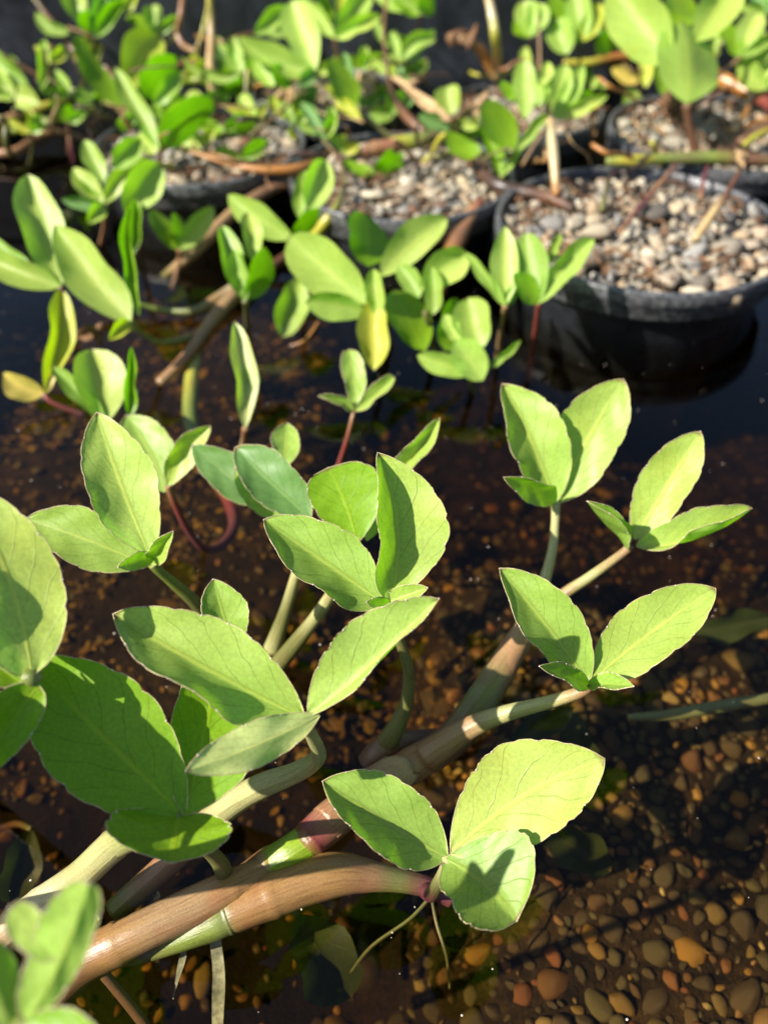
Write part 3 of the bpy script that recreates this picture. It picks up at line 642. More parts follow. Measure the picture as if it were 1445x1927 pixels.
# ------------------------------------------------------------------ middle distance shoots
GM = 'bogbean shoots in the middle distance'
shoot('large pale blade above the curled brown scrap, a dark edge-on blade at its right', (248, 606, .035), [(262, 622, .028, 1.6, 'green'), (310, 645, .010, 1.8, 'green'), (390, 620, .0, 2.4, 'olive'), (440, 575, -.002, 3.0, 'brown')],
    [lf(104, 424, 54, 20, 24, 0, wr=52, bow=6, c='l'), lf(246, 378, 26, 40, 60, .5, wr=22, b=(262, 592), bow=8, c='d'), lf(205, 640, 22, 30, 30, -1.0, c='y', b=(246, 604))], group=GM)
shoot('tall leaf at the left edge with a drooping yellow green blade hanging below it', (116, 540, .045), [(122, 580, .03, 1.8, 'plum'), (140, 640, .0, 2.0, 'plum')],
    [lf(52, 326, 46, 20, 24, 0, wr=44, c='l', bow=0), lf(-40, 480, 40, 22, 26, 0, wr=32, c='g', bow=0), lf(84, 738, 34, 24, 44, -.8, wr=34, c='y', bow=8), lf(-30, 440, 14, 20, 20, .3, c='m', b=(60, 500))], group=GM)
shoot('yellowing leaf with a brown withered tip on the water at the left edge', (84, 742, .010), [(100, 758, .006, 1.5, 'red'), (160, 782, -.004, 1.8, 'plum')],
    [lf(6, 702, 34, 20, 30, -.4, wr=26, c='yl', bow=8), lf(100, 690, 10, 20, 20, 0, c='yl')], group=GM)
shoot('rounded pale leaf with a dark rolled leaf each side, below the curled brown bit', (200, 796, .020), [(205, 815, .012, 1.6, 'green'), (215, 840, -.006, 1.8, 'olive')],
    [lf(172, 656, 50, 12, 14, .4, wr=56, c='l', pb=.45, bow=-4), lf(98, 690, 26, 30, 40, 0, wr=26, c='m', bow=-8), lf(248, 652, 24, 50, 55, 0, wr=24, c='d', b=(246, 785))], group=GM)
shoot('slender twisted leaf standing alone on a pink stalk above the dark water', (462, 806, .030), [(460, 822, .022, 1.8, 'pink'), (456, 850, .006, 2.0, 'cream'), (450, 900, -.01, 2.0, 'tan')],
    [lf(441, 603, 30, 36, 20, 0, wr=26, c='p', bow=-8, pa=1.0, pb=1.0), lf(462, 670, 16, 30, 20, .6, c='d', b=(478, 735))], group=GM)
shoot('small young three part leaf on a thin red stalk, dead centre of the pond', (666, 774, .045), [(662, 790, .042, 1.1, 'pink'), (652, 830, .030, 1.3, 'red'), (636, 880, .012, 1.5, 'red'), (626, 920, -.002, 1.6, 'red')],
    [lf(656, 657, 24, 24, 14, 0, wr=24, c='g', bow=-6, pb=.45), lf(742, 710, 22, 24, 70, 0, wr=22, c='g', bow=-4, pb=.45), lf(600, 745, 18, 60, 50, -.8, wr=14, c='m', bow=-8)], hi=True, group=GM)
shoot('bright leaf cluster above the young leaf with one blade hanging straight down', (700, 560, .050), [(712, 590, .035, 1.8, 'olive'), (735, 650, .0, 2.2, 'olive')],
    [lf(542, 446, 56, 18, 20, 0, wr=52, b=(690, 572), bow=2, c='g'), lf(704, 698, 36, 18, 20, -.6, wr=36, c='y', pb=.45), lf(575, 568, 32, 20, 24, -.4, b=(690, 590), c='m'), lf(702, 505, 26, 30, 30, -.6, b=(712, 600), c='g')], group=GM)
shoot('dark green upright leaf and bright toothed leaf side by side above the hanging blade', (715, 520, .045), [(718, 545, .03, 2, 'olive'), (730, 600, .0, 2, 'olive')],
    [lf(686, 400, 46, 8, 8, .6, wr=44, b=(692, 502), bz=.6, c='d', pb=.42), lf(842, 410, 40, 14, 22, .2, wr=30, c='l', bow=4)], group=GM)
shoot('rounded pale green leaf lying on the water left of the hanging blade', (566, 520, .016), [(575, 540, .006, 1.7, 'olive'), (590, 580, -.01, 1.8, 'olive')],
    [lf(530, 636, 34, 18, 20, -.4, wr=36, c='g', pb=.42), lf(590, 495, 12, 20, 20, 0, c='m')], group=GM)
shoot('shaded leaf group with pale folded top leaf, left of the paired red stalk leaves', (800, 585, .040), [(806, 610, .03, 2, 'olive'), (820, 660, .0, 2.2, 'olive')],
    [lf(880, 478, 40, 10, 16, 0, wr=34, c='l', bow=6, b=(790, 545), pb=.45), lf(740, 545, 46, 10, 10, .2, wr=44, c='d', b=(800, 660), pb=.45), lf(812, 500, 26, 20, 30, -.3, c='m', b=(815, 592)), lf(860, 560, 32, 20, 20, .4, c='d', b=(838, 660)), lf(750, 500, 26, 20, 20, .8, c='m', b=(790, 560), bz=.9)], group=GM)
shoot('low leaf group on the water, one narrow blade pointing at the pot reflection', (880, 700, .022), [(884, 712, .014, 1.8, 'olive'), (892, 740, -.006, 2, 'olive')],
    [lf(880, 560, 44, 12, 16, .2, wr=40, c='g', b=(905, 660), pb=.45), lf(784, 668, 26, 20, 24, 0, wr=28, c='g', b=(892, 702)), lf(980, 640, 14, 36, 40, 0, c='m', b=(920, 692)), lf(855, 640, 36, 16, 16, -.4, wr=34, c='g', b=(908, 716), pb=.45), lf(836, 592, 18, 20, 20, 0, c='l', b=(868, 650))], group=GM)
shoot('upright lime leaf and slanting dark blade on a tan stalk, left of the red stalk', (950, 576, .050), [(946, 600, .038, 1.6, 'tan'), (938, 650, .008, 1.8, 'tan'), (934, 690, -.01, 1.9, 'brown')],
    [lf(950, 424, 34, 30, 14, 0, wr=26, c='l', bow=-4), lf(874, 474, 18, 20, 40, 0, wr=14, c='m', bow=-6), lf(985, 520, 14, 30, 30, .4, c='d')], group=GM)
shoot('three upright leaves on a bright red stalk in front of the largest pot', (1012, 572, .052), [(1011, 590, .045, 1.7, 'red'), (1006, 630, .026, 1.9, 'red'), (1000, 670, .004, 2.0, 'red'), (994, 720, -.014, 2.0, 'plum')],
    [lf(988, 438, 34, 10, 14, .4, wr=36, c='m', bow=-4), lf(1117, 448, 30, 16, 26, 0, wr=28, c='g', bow=4), lf(966, 515, 26, 34, 14, -.8, wr=28, c='d', bow=-4), lf(1052, 440, 14, 20, 30, 1.4, c='m', b=(1030, 500), bz=1.4)], group=GM)
shoot('tight bud like cluster of four leaves beside the brown diagonal stem', (462, 566, .045), [(464, 585, .03, 1.8, 'olive'), (466, 620, .0, 2, 'olive')],
    [lf(418, 424, 30, 40, 16, .5, wr=30, c='m'), lf(466, 400, 26, 20, 20, .8, wr=24, c='g', b=(480, 500), bz=.8), lf(499, 464, 28, 30, 26, -.4, wr=30, c='d', bow=-8), lf(440, 470, 26, 30, 30, -.2, c='m')], group=GM)
shoot('long leaf reaching right beneath the round upright leaf, above the tight cluster', (552, 450, .050), [(560, 470, .03, 2, 'olive'), (570, 510, .0, 2.2, 'olive')],
    [lf(428, 366, 30, 14, 24, 0, wr=28, c='g', bow=4), lf(612, 300, 36, 30, 8, .6, wr=32, c='l', b=(582, 400), bz=.5), lf(602, 392, 22, 26, 26, -.2, c='d'), lf(575, 320, 18, 20, 20, .8, c='m', b=(562, 410), bz=.8)], group=GM)
shoot('yellow green leaf half hidden against the black pot at left', (338, 470, .020), [(338, 490, .01, 1.8, 'pink'), (325, 545, -.01, 1.9, 'brown')],
    [lf(402, 388, 26, 20, 16, 0, wr=22, c='l'), lf(284, 392, 24, 24, 24, 0, c='d'), lf(330, 400, 18, 30, 30, .4, c='d')], group=GM)

# ------------------------------------------------------------------ far shoots
GF = 'bogbean shoots crowding the back of the tank'
def far(label, base, foot, leaves, col='olive', r=1.7):
    b = base; f_ = foot
    m_ = ((b[0] + f_[0]) / 2 + random.uniform(-5, 5), (b[1] + f_[1]) / 2, (b[2] + f_[2]) / 2)
    return shoot(label, base, [(*m_, r, col), (*foot, r * 1.2, col)], leaves, group=GF)
far('leaf cluster with a big pale blade, directly above the tall left leaf', (240, 395, .055), (262, 470, .0), [
    lf(300, 306, 42, 16, 14, 0, wr=36, c='g', b=(236, 402), pb=.45), lf(253, 372, 26, 40, 30, -.4, wr=22, c='d', b=(250, 480)), lf(266, 262, 28, 16, 20, .4, c='m', b=(214, 318), bz=.3)], 'pink')
far('small cluster of folded leaves on a pinkish stalk at the left, upper middle', (196, 385, .05), (190, 460, .0), [
    lf(158, 262, 24, 20, 22, .3, c='m', b=(196, 345), wr=24), lf(276, 296, 24, 14, 30, 0, wr=22, c='l', bow=10), lf(138, 316, 26, 30, 20, 0, c='l'), lf(116, 374, 18, 24, 30, -.4, c='b'), lf(140, 322, 22, 18, 18, .4, c='d', b=(192, 370)), lf(165, 420, 20, 20, 20, -.5, c='g')], 'pink')
far('narrow pale blade leaning left beside a yellow green folded leaf, above the left pot', (301, 282, .060), (306, 370, .0), [
    lf(214, 126, 26, 30, 20, 0, wr=24, c='m', bow=2), lf(404, 190, 36, 6, 50, 0, wr=34, c='d', bow=14), lf(390, 188, 22, 10, 10, .2, wr=10, c='l', bow=20), lf(262, 250, 28, 10, 10, .4, c='l', b=(292, 290))], 'tan')
far('two overlapping cupped leaves lit yellow at the upper left', (258, 180, .065), (262, 270, .0), [
    lf(302, 68, 44, 10, 14, .3, wr=32, c='y', bow=8, b=(246, 168), pb=.42), lf(332, 106, 34, 10, 20, -.2, wr=32, c='d', b=(268, 182), bow=6), lf(340, 138, 24, 20, 30, .1, c='g', b=(288, 200)), lf(144, 62, 30, 20, 20, .2, wr=20, c='d', bow=8, b=(243, 205))])
far('leaf pair hanging over the water at the left edge, upper', (30, 184, .055), (50, 260, .0), [
    lf(-6, 130, 22, 20, 24, 0, c='l'), lf(78, 196, 28, 14, 30, -.4, c='l', bow=6), lf(-30, 96, 28, 24, 26, .5, c='m', b=(56, 168)), lf(-20, 178, 12, 20, 30, 0, c='g'), lf(80, 84, 18, 40, 30, .3, c='g', b=(78, 170))])
far('dark cupped leaf and long curved blade at the top edge, left', (182, 70, .085), (150, 200, .0), [
    lf(142, -20, 30, 20, 20, .2, c='g', b=(150, 42)), lf(168, 22, 24, 20, 20, -.2, wr=22, c='d', b=(158, 60)), lf(238, -2, 24, 30, 30, 0, c='d', bow=8), lf(66, 24, 18, 24, 24, 0, c='m', bow=6, b=(132, 62)), lf(196, -10, 26, 24, 20, .5, c='b', b=(176, 66)), lf(255, -20, 16, 24, 24, .2, c='y', b=(236, 24))])
far('small rounded leaf on a pale stalk, top edge left of the wide blade', (298, 66, .080), (300, 170, .0), [
    lf(286, 10, 24, 16, 20, 0, c='g', pb=.45), lf(336, 30, 14, 30, 30, 0, c='m'), lf(238, 30, 18, 20, 20, .2, c='d')])
far('drooping arched leaf pair on an olive stalk left of the wide blade', (456, 138, .070), (464, 220, .0), [
    lf(338, 104, 16, 24, 40, 0, wr=14, c='m', bow=18), lf(440, 68, 20, 20, 20, .2, c='l', b=(450, 130)), lf(500, 92, 14, 30, 20, 0, c='d'), lf(430, 95, 20, 14, 14, .2, c='g')])
far('widest bright blade at the top with a long dark arching leaf beneath it', (594, 134, .085), (480, 270, .02), [
    lf(548, 2, 38, 14, 14, .2, wr=36, c='l', pb=.42), lf(444, 72, 32, 50, 14, 0, wr=34, c='m', bow=16), lf(538, 12, 22, 24, 24, .5, wr=20, c='g', b=(478, 66), bz=.5), lf(480, 104, 24, 16, 20, .6, c='g', b=(516, 162), bz=.6), lf(530, 120, 24, 20, 20, .4, c='d', b=(530, 168)), lf(560, 160, 18, 20, 20, -.2, c='b')], 'olive', 1.3)
far('starry cluster of four leaves at the top centre', (630, 72, .095), (640, 190, .02), [
    lf(566, -4, 22, 20, 30, .2, c='g'), lf(696, -12, 28, 16, 26, .3, c='g'), lf(718, 30, 22, 16, 50, -.2, wr=24, c='l', bow=4), lf(600, -30, 16, 20, 20, .4, c='d', b=(618, 50)), lf(646, -30, 20, 20, 20, .6, c='y', b=(640, 40))], 'pink', 1.5)
far('dark translucent hanging leaf on the thick olive joint, upper centre', (662, 205, .070), (740, 262, .045), [
    lf(622, 108, 34, 20, 14, 0, wr=26, c='d', bow=-6), lf(680, 224, 16, 20, 30, -.4, c='y', b=(630, 190)), lf(646, 98, 14, 30, 30, .8, wr=16, c='b', b=(660, 182), bz=.6)], 'olive', 2.4)
far('little pale folded leaf above the gravel, between the dark hanging leaf and the rim', (612, 262, .058), (652, 340, .0), [
    lf(626, 200, 18, 20, 30, 0, c='g'), lf(566, 192, 18, 24, 24, .2, c='b'), lf(634, 215, 10, 20, 20, -.2, c='d')], 'olive', 1.2)
far('curled drooping leaf in front of the dark tank wall', (752, 116, .080), (805, 160, .02), [
    lf(820, 72, 18, 30, 20, 0, wr=20, c='l', bow=14), lf(818, 56, 14, 20, 20, .3, c='g'), lf(735, 60, 16, 30, 30, .2, c='m')], 'yel', 1.6)
far('dark green leaf hanging from the top edge against the tank wall', (792, 28, .11), (770, 120, .02), [
    lf(745, -16, 26, 14, 14, 0, c='d'), lf(812, -20, 24, 14, 14, 0, c='d'), lf(700, -10, 18, 14, 14, 0, c='g')], 'brown', 1.0)
far('small rounded bright leaf behind the crossed tan sheath', (850, 218, .058), (852, 280, .0), [
    lf(842, 162, 30, 12, 14, 0, wr=28, c='g', pb=.42), lf(786, 218, 18, 14, 18, -.2, wr=20, c='b', b=(850, 240)), lf(900, 240, 14, 20, 20, -.2, c='l', b=(846, 232))])
far('dark leaf with upright pale blades left of the tan dead stalk', (962, 284, .070), (948, 345, .02), [
    lf(916, 186, 38, 14, 16, -.2, wr=34, c='d', b=(968, 282), bow=4), lf(984, 114, 26, 14, 14, .3, wr=26, c='g', b=(988, 225), pb=.42), lf(1026, 222, 14, 20, 30, -.2, c='m', b=(974, 284)), lf(944, 150, 14, 20, 20, .4, c='d', b=(965, 190))], 'green', 2.0)
far('narrow dark blades rising from the soil left of the pale upright blades', (944, 332, .050), (930, 360, .03), [
    lf(908, 236, 22, 30, 26, 0, c='d'), lf(838, 246, 24, 14, 14, .2, c='d', b=(905, 288), bow=10), lf(990, 268, 10, 20, 20, 0, c='g')], 'green', 1.5)
far('spray of four pale leaves on a thin tan stalk in front of the dead stalk', (1042, 224, .075), (982, 312, .04), [
    lf(1062, 122, 24, 14, 14, .1, wr=24, c='g', pb=.42), lf(1098, 120, 22, 20, 16, .3, c='g', b=(1050, 215)), lf(1144, 179, 18, 14, 30, 0, c='l', bow=3), lf(1030, 116, 18, 20, 20, .5, c='l', b=(1016, 165)), lf(996, 232, 14, 20, 30, -.2, c='g')], 'tan', 1.2)
far('big pale blade and dark folded leaf towering over the second pot', (1292, 196, .085), (1308, 290, .046), [
    lf(1148, -36, 60, 14, 14, .6, wr=46, c='g', b=(1262, 118), bz=.6), lf(1388, -50, 44, 16, 16, .8, wr=40, c='g', b=(1310, 78), bz=.8), lf(1284, 40, 62, 8, -64, 0, wr=90, c='m', pb=.30, bow=-8), lf(1270, -30, 34, 12, 12, 1.2, c='d', b=(1280, 60), bz=1.2)], 'brown', 3.4)
far('clear three part leaf on a bare angled stalk at the right edge', (1393, 108, .085), (1318, 180, .07), [
    lf(1424, 24, 28, 10, 14, 0, wr=24, c='l', pb=.42), lf(1353, 42, 20, 24, 14, -.2, wr=20, c='d'), lf(1460, 76, 18, 20, 40, -.3, c='m')], 'tan', 1.7)
far('leaf pair low at the right edge behind the orange stem', (1442, 168, .060), (1440, 230, .0), [
    lf(1392, 112, 26, 14, 20, 0, wr=24, c='g', pb=.42), lf(1440, 100, 20, 14, 20, .3, c='l'), lf(1470, 130, 20, 20, 20, .2, c='d')])
far('small cluster of leaves in the top right corner', (1440, 28, .10), (1450, 120, .0), [
    lf(1392, 10, 16, 14, 30, 0, c='m'), lf(1450, -20, 20, 14, 20, .2, c='g'), lf(1420, -20, 16, 20, 20, .3, c='b')])
far('cupped pair of round leaves against the wall on a long bare stalk', (998, 70, .09), (1010, 200, .02), [
    lf(984, 2, 26, 14, 14, .2, c='g', pb=.42), lf(1014, 4, 26, 14, 14, 0, c='g', pb=.42), lf(965, 40, 18, 20, 20, 0, c='d', b=(1000, 66))], 'brown', 1.1)
far('crowded yellow green leaves between the round pair and the big pale blade', (1092, 80, .085), (1080, 170, .0), [
    lf(1080, -14, 28, 14, 14, .2, c='g', b=(1102, 70)), lf(1050, 34, 30, 14, 14, 0, c='g', b=(1068, 102)), lf(1130, 4, 24, 14, 24, .2, c='y'), lf(1168, 50, 24, 16, 16, .2, c='d', b=(1120, 98)), lf(1035, -10, 24, 14, 14, .5, c='d'), lf(1150, 20, 16, 16, 16, .4, c='yl', b=(1135, 70))], 'olive')
far('low yellow green leaves under the rust coloured stem behind the pots', (1180, 170, .045), (1190, 210, .02), [
    lf(1150, 128, 16, 14, 24, 0, c='yl', b=(1200, 156)), lf(1172, 200, 22, 14, 14, -.2, c='g', b=(1200, 172)), lf(1122, 145, 12, 20, 20, 0, c='g', b=(1112, 168)), lf(1150, 160, 8, 20, 20, 0, c='m', b=(1112, 160)), lf(1210, 110, 16, 14, 14, .2, c='y', b=(1215, 165)), lf(1240, 120, 20, 14, 14, .2, c='d', b=(1250, 180))])
far('pale leaves low between the leftmost pots and the thin diagonal stem', (556, 235, .045), (560, 270, .0), [
    lf(530, 195, 16, 20, 20, 0, c='m'), lf(575, 205, 14, 20, 20, 0, c='l'), lf(545, 262, 14, 20, 20, -.2, c='y'), lf(600, 250, 12, 20, 20, 0, c='m')])
# random small seedling shoots filling the crowded back left
places = [(380, 40, 'beside the pale upright straw at the top'), (420, 18, 'right of the pale upright straw, at the top edge'), (96, 118, 'in the dark gap at the upper left'),
          (500, 30, 'against the top edge left of the widest blade'), (680, 130, 'right of the dark hanging leaf'), (352, 150, 'behind the cupped yellow pair'), (700, 190, 'just above the olive joint'),
          (130, 230, 'on the brown stems at the left'), (60, 250, 'low among the brown stems at the left edge'), (222, 250, 'below the leaning narrow blade'),
          (436, 160, 'behind the drooping arched pair'), (385, 205, 'low between the dead stalks'), (590, 40, 'above the widest blade'), (740, 150, 'in front of the dark curved stem'), (1180, 90, 'left of the big dark folded leaf'),
          (1230, 60, 'just behind the big pale blade'), (1345, 110, 'between the dark folded leaf and the angled stalk'), (1110, 40, 'among the yellow green crowd'), (870, 262, 'beside the mossy brown stem'), (300, 215, 'under the cupped yellow pair'), (20, 60, 'in the top left corner')]
for i, (u, v, wh) in enumerate(places):
    z = .07 if v < 120 else .04
    L_ = []
    for k in range(4):
        a = random.uniform(-1.3, 1.3); L = random.uniform(34, 58)
        L_.append(lf(u + math.sin(a) * L, v - math.cos(a) * L * .9, random.uniform(11, 18), random.uniform(14, 40), random.uniform(14, 40), random.uniform(-.3, .5), c=random.choice('ggmdly')))
    far('small leafy sprig ' + wh, (u, v, z), (u + random.uniform(-20, 20), v + 60, .0), L_, random.choice(('olive', 'pink', 'tan')), 1.2)

# ------------------------------------------------------------------ loose stems and dead stalks
def stem(label, pts, name='plant_runner', cat='plant stem', n=6, sides=12, nodes=(), extra=None, group='stems and dead stalks among the pots'):
    root = empty(name, P(*pts[0][:3]), label, cat, group)
    o = tube('stalk', tp(pts), root, n=n, sides=sides, nodes=nodes, wob=.10)
    return root
stem('long brown stem running diagonally from the black left pot down to the water', [(590, 340, .040, 3.6, 'orange'), (520, 352, .036, 4.6, 'brown'), (440, 400, .028, 5.0, 'tan'), (385, 455, .018, 5.0, 'tan'), (345, 492, .008, 4.4, 'tan'), (310, 520, -.008, 3.6, 'olive')], nodes=(2,))
stem('forked tan stem lying in the water below the tight leaf cluster', [(300, 722, -.004, 3.2, 'tan'), (350, 672, .002, 4.0, 'pink'), (395, 610, .002, 5.0, 'tan'), (440, 556, .006, 6.0, 'tan'), (500, 510, .004, 4.6, 'brown'), (560, 470, .0, 4, 'brown')], nodes=(3,))
stem('thin green stem joining the forked tan stem from the left', [(258, 572, .012, 1.8, 'green'), (300, 582, .006, 2.0, 'green'), (360, 586, .006, 2.8, 'olive'), (405, 566, .008, 4.4, 'tan'), (440, 545, .008, 5.0, 'cream')])
stem('thick pinkish brown stem between the two front pots, pointing at the lime leaf', [(905, 380, .045, 3.6, 'red'), (885, 405, .040, 5.5, 'pink'), (862, 450, .028, 7.0, 'brown'), (835, 510, .012, 7.0, 'orange'), (815, 570, -.004, 6.0, 'brown')], nodes=(2,))
stem('thick olive stem joint with a brown collar lying over the middle pot', [(682, 285, .052, 4.4, 'brown'), (706, 280, .053, 6.4, 'pink'), (738, 276, .053, 6.6, 'pink'), (745, 272, .053, 6.8, 'yel'), (790, 264, .054, 6.6, 'green'), (815, 258, .054, 4.8, 'olive'), (850, 262, .05, 3.2, 'brown')], nodes=(1, 3), sides=14)
stem('yellow olive stem bending down in front of the middle pot', [(650, 350, .050, 2.4, 'dark'), (638, 380, .046, 3.0, 'olive'), (615, 415, .036, 4.4, 'yel'), (590, 445, .022, 4.2, 'yel'), (575, 470, .01, 3, 'olive')])
stem('thin dark stem arching from the small folded leaf into the pot', [(606, 262, .062, 1.2, 'olive'), (638, 300, .055, 1.4, 'brown'), (650, 350, .048, 1.8, 'olive')])
stem('arching brown stem passing over the rim of the left pot', [(330, 275, .056, 1.8, 'olive'), (400, 298, .054, 2.2, 'orange'), (480, 318, .052, 3.0, 'orange'), (560, 318, .050, 4.0, 'orange'), (600, 300, .048, 2.6, 'brown')])
stem('second arching stem curving low under the left pot rim', [(302, 345, .032, 1.6, 'brown'), (350, 372, .026, 2.0, 'olive'), (420, 382, .024, 2.2, 'orange'), (480, 345, .03, 3.2, 'orange')])
stem('yellow green stem lying across the second pot with dark joints', [(1140, 304, .052, 3.2, 'green'), (1190, 302, .053, 4.6, 'yel'), (1240, 299, .053, 4.2, 'green'), (1285, 298, .053, 5.2, 'olive'), (1340, 297, .053, 5.0, 'green'), (1400, 300, .052, 4.8, 'brown'), (1480, 306, .05, 4.6, 'olive')], nodes=(1, 2, 4), sides=14)
stem('orange brown stem slanting down behind the three part leaf at the right', [(1300, 112, .062, 4.6, 'orange'), (1340, 140, .058, 6.5, 'orange'), (1400, 170, .052, 6.4, 'orange'), (1440, 192, .048, 5.6, 'red'), (1490, 240, .044, 5, 'brown')], nodes=(1, 3))
stem('rust coloured stem lying across the back, yellow at its left end', [(1060, 118, .045, 3.0, 'yel'), (1110, 118, .045, 4.4, 'yel'), (1140, 112, .046, 5.2, 'orange'), (1190, 106, .046, 5.6, 'orange'), (1250, 112, .046, 5.0, 'brown')], nodes=(2,))
stem('pinkish stick leaning over the gravel of the largest pot', [(1274, 308, .056, 1.7, 'plum'), (1240, 348, .052, 2.2, 'pink'), (1205, 388, .048, 2.2, 'plum'), (1166, 438, .044, 1.8, 'pink')])
stem('tan snapped stick stuck into the gravel at the right of the largest pot', [(1392, 322, .066, 1.8, 'brown'), (1362, 372, .060, 2.6, 'brown'), (1340, 402, .054, 2.9, 'straw'), (1306, 452, .042, 2.8, 'straw')])
stem('purple shoot poking from the gravel in the middle of the largest pot', [(1332, 312, .056, 1.4, 'plum'), (1322, 342, .05, 1.8, 'plum'), (1318, 375, .042, 1.6, 'pink')])
stem('dark curved shoot at the back left of the largest pot', [(1220, 292, .060, 1.6, 'dark'), (1185, 322, .056, 1.8, 'dark'), (1150, 330, .052, 1.8, 'dark'), (1132, 395, .044, 2.4, 'olive')])
stem('tall pale dead stalk standing at the left of the largest pot', [(1034, 226, .085, 3.4, 'straw'), (1040, 280, .072, 3.9, 'cream'), (1044, 330, .058, 3.6, 'straw'), (1047, 368, .046, 2.6, 'orange')], name='dead_reed', cat='dead stalk')
stem('upright straw coloured dead stalk against the dark tank wall', [(918, -10, .13, 4.0, 'straw'), (926, 30, .115, 4.2, 'cream'), (932, 70, .10, 4.4, 'yel'), (936, 120, .07, 4.2, 'pink')], name='dead_reed', cat='dead stalk', nodes=(1,))
stem('bent orange dead stalk leaning on the upright straw stalk', [(848, 72, .09, 3.0, 'straw'), (880, 74, .09, 4.0, 'straw'), (902, 92, .082, 5.0, 'orange'), (920, 124, .066, 5.0, 'orange'), (934, 146, .055, 4.4, 'straw')], name='dead_reed', cat='dead stalk')
stem('pale dead stalk standing in the crowd of leaves at the upper left', [(394, -10, .12, 3.4, 'yel'), (398, 60, .09, 3.6, 'straw'), (396, 130, .065, 4.6, 'straw'), (405, 190, .045, 4.4, 'tan'), (404, 225, .04, 3.4, 'brown')], name='dead_reed', cat='dead stalk')
stem('thin yellow stalk crossing the pale dead stalk near the top', [(392, 12, .115, 1.6, 'yel'), (382, 60, .095, 1.9, 'yel'), (372, 88, .085, 1.8, 'straw')], name='dead_reed', cat='dead stalk')
stem('pink pipe like stalk bending at the top left edge', [(345, -10, .12, 2.6, 'pink'), (340, 30, .105, 3.0, 'pink'), (334, 60, .09, 3.0, 'tan'), (345, 85, .08, 3, 'pink'), (370, 98, .075, 2.4, 'straw')], name='dead_reed', cat='dead stalk')
stem('long thin stem crossing the dark water at the upper left', [(60, -10, .11, 1.8, 'olive'), (90, 30, .095, 2.4, 'brown'), (125, 75, .08, 2.8, 'brown'), (165, 130, .06, 2.2, 'brown')])
stem('thin stem slanting right behind the left edge leaves', [(-10, 92, .08, 1.6, 'olive'), (60, 135, .06, 1.8, 'brown'), (140, 170, .045, 2.0, 'olive'), (240, 212, .040, 2.6, 'tan'), (290, 235, .04, 2.2, 'brown')])
stem('pink curved stalk in the dark gap at the upper left', [(143, 98, .07, 2.0, 'pink'), (150, 130, .058, 2.2, 'pink'), (168, 156, .048, 2.2, 'tan')])
stem('segmented yellow stalk right of the pink curved stalk', [(166, 92, .075, 2.0, 'cream'), (163, 118, .066, 2.2, 'yel'), (165, 142, .056, 2.0, 'yel')], nodes=(1,))
stem('pale stem bundle lying on the water at the left edge', [(-20, 240, .020, 5.5, 'straw'), (40, 215, .024, 4.4, 'pink'), (90, 200, .028, 4.6, 'yel'), (140, 185, .030, 3.4, 'green')], nodes=(2,))
stem('pink stem lying above the green one at the left', [(88, 232, .030, 2.2, 'cream'), (115, 212, .032, 2.4, 'pink'), (138, 196, .034, 1.8, 'pink')])
stem('bright green stem lying on the water at the left', [(25, 248, .022, 3.0, 'bright'), (70, 232, .024, 3.4, 'green'), (120, 222, .026, 3.4, 'bright'), (160, 208, .028, 3.2, 'bright'), (200, 206, .026, 2.4, 'olive')])
stem('brown stem lying lowest at the left edge', [(-20, 290, .010, 4.2, 'tan'), (30, 285, .012, 4.4, 'pink'), (70, 262, .014, 4.4, 'brown'), (110, 248, .016, 3.6, 'pink'), (160, 262, .01, 3.0, 'brown')])
stem('purple pink shoot standing from the dark water at the left', [(131, 258, .022, 1.8, 'pink'), (135, 280, .012, 2.0, 'plum'), (140, 305, .0, 1.6, 'plum')])
stem('red stem crossing behind the cupped yellow leaves', [(322, 130, .06, 2.2, 'pink'), (345, 120, .062, 2.6, 'red'), (372, 114, .064, 2.4, 'pink')])
stem('bright green stem section right of the cupped yellow leaves', [(338, 156, .046, 3.6, 'bright'), (360, 152, .047, 4.0, 'bright'), (385, 150, .048, 3.8, 'green'), (410, 146, .045, 3.0, 'olive')])
stem('thin olive stalk beside the pale dead stalk', [(466, 130, .075, 2.2, 'yel'), (464, 170, .06, 2.3, 'olive'), (462, 215, .045, 1.8, 'green')])
stem('long thin diagonal stem left of the dark hanging leaf', [(602, 138, .080, 1.3, 'olive'), (565, 175, .068, 1.4, 'olive'), (520, 218, .056, 1.5, 'brown'), (470, 256, .045, 1.6, 'olive')])
stem('thin bare stalk dropping from the top edge beside the tank wall', [(728, -10, .13, 1.4, 'tan'), (722, 60, .10, 1.5, 'tan'), (728, 120, .075, 1.6, 'brown'), (732, 150, .065, 1.8, 'brown')])
stem('dark curved stem under the crossed tan sheath', [(730, 140, .066, 2.2, 'brown'), (742, 185, .060, 3.2, 'dark'), (765, 220, .056, 4.2, 'brown'), (800, 250, .05, 3.6, 'brown')])
stem('thin upright bare stalk between the pale blades and the dead stalk', [(1013, 30, .115, 1.1, 'brown'), (1015, 100, .09, 1.2, 'tan'), (1016, 160, .07, 1.2, 'tan')])
stem('rust coloured bundle of stem bases at the right edge above the gravel', [(1380, 245, .052, 3.4, 'straw'), (1400, 215, .056, 3.8, 'orange'), (1412, 178, .064, 2.8, 'straw')])
stem('dull brown stem lying low at the right edge', [(1390, 268, .050, 4.0, 'brown'), (1430, 245, .054, 5.0, 'brown'), (1480, 200, .06, 5.0, 'orange')])
stem('yellow stub at the right edge beneath the rust coloured bundle', [(1400, 272, .052, 2.4, 'yel'), (1425, 255, .055, 3.0, 'yel'), (1460, 240, .056, 3.4, 'orange')])
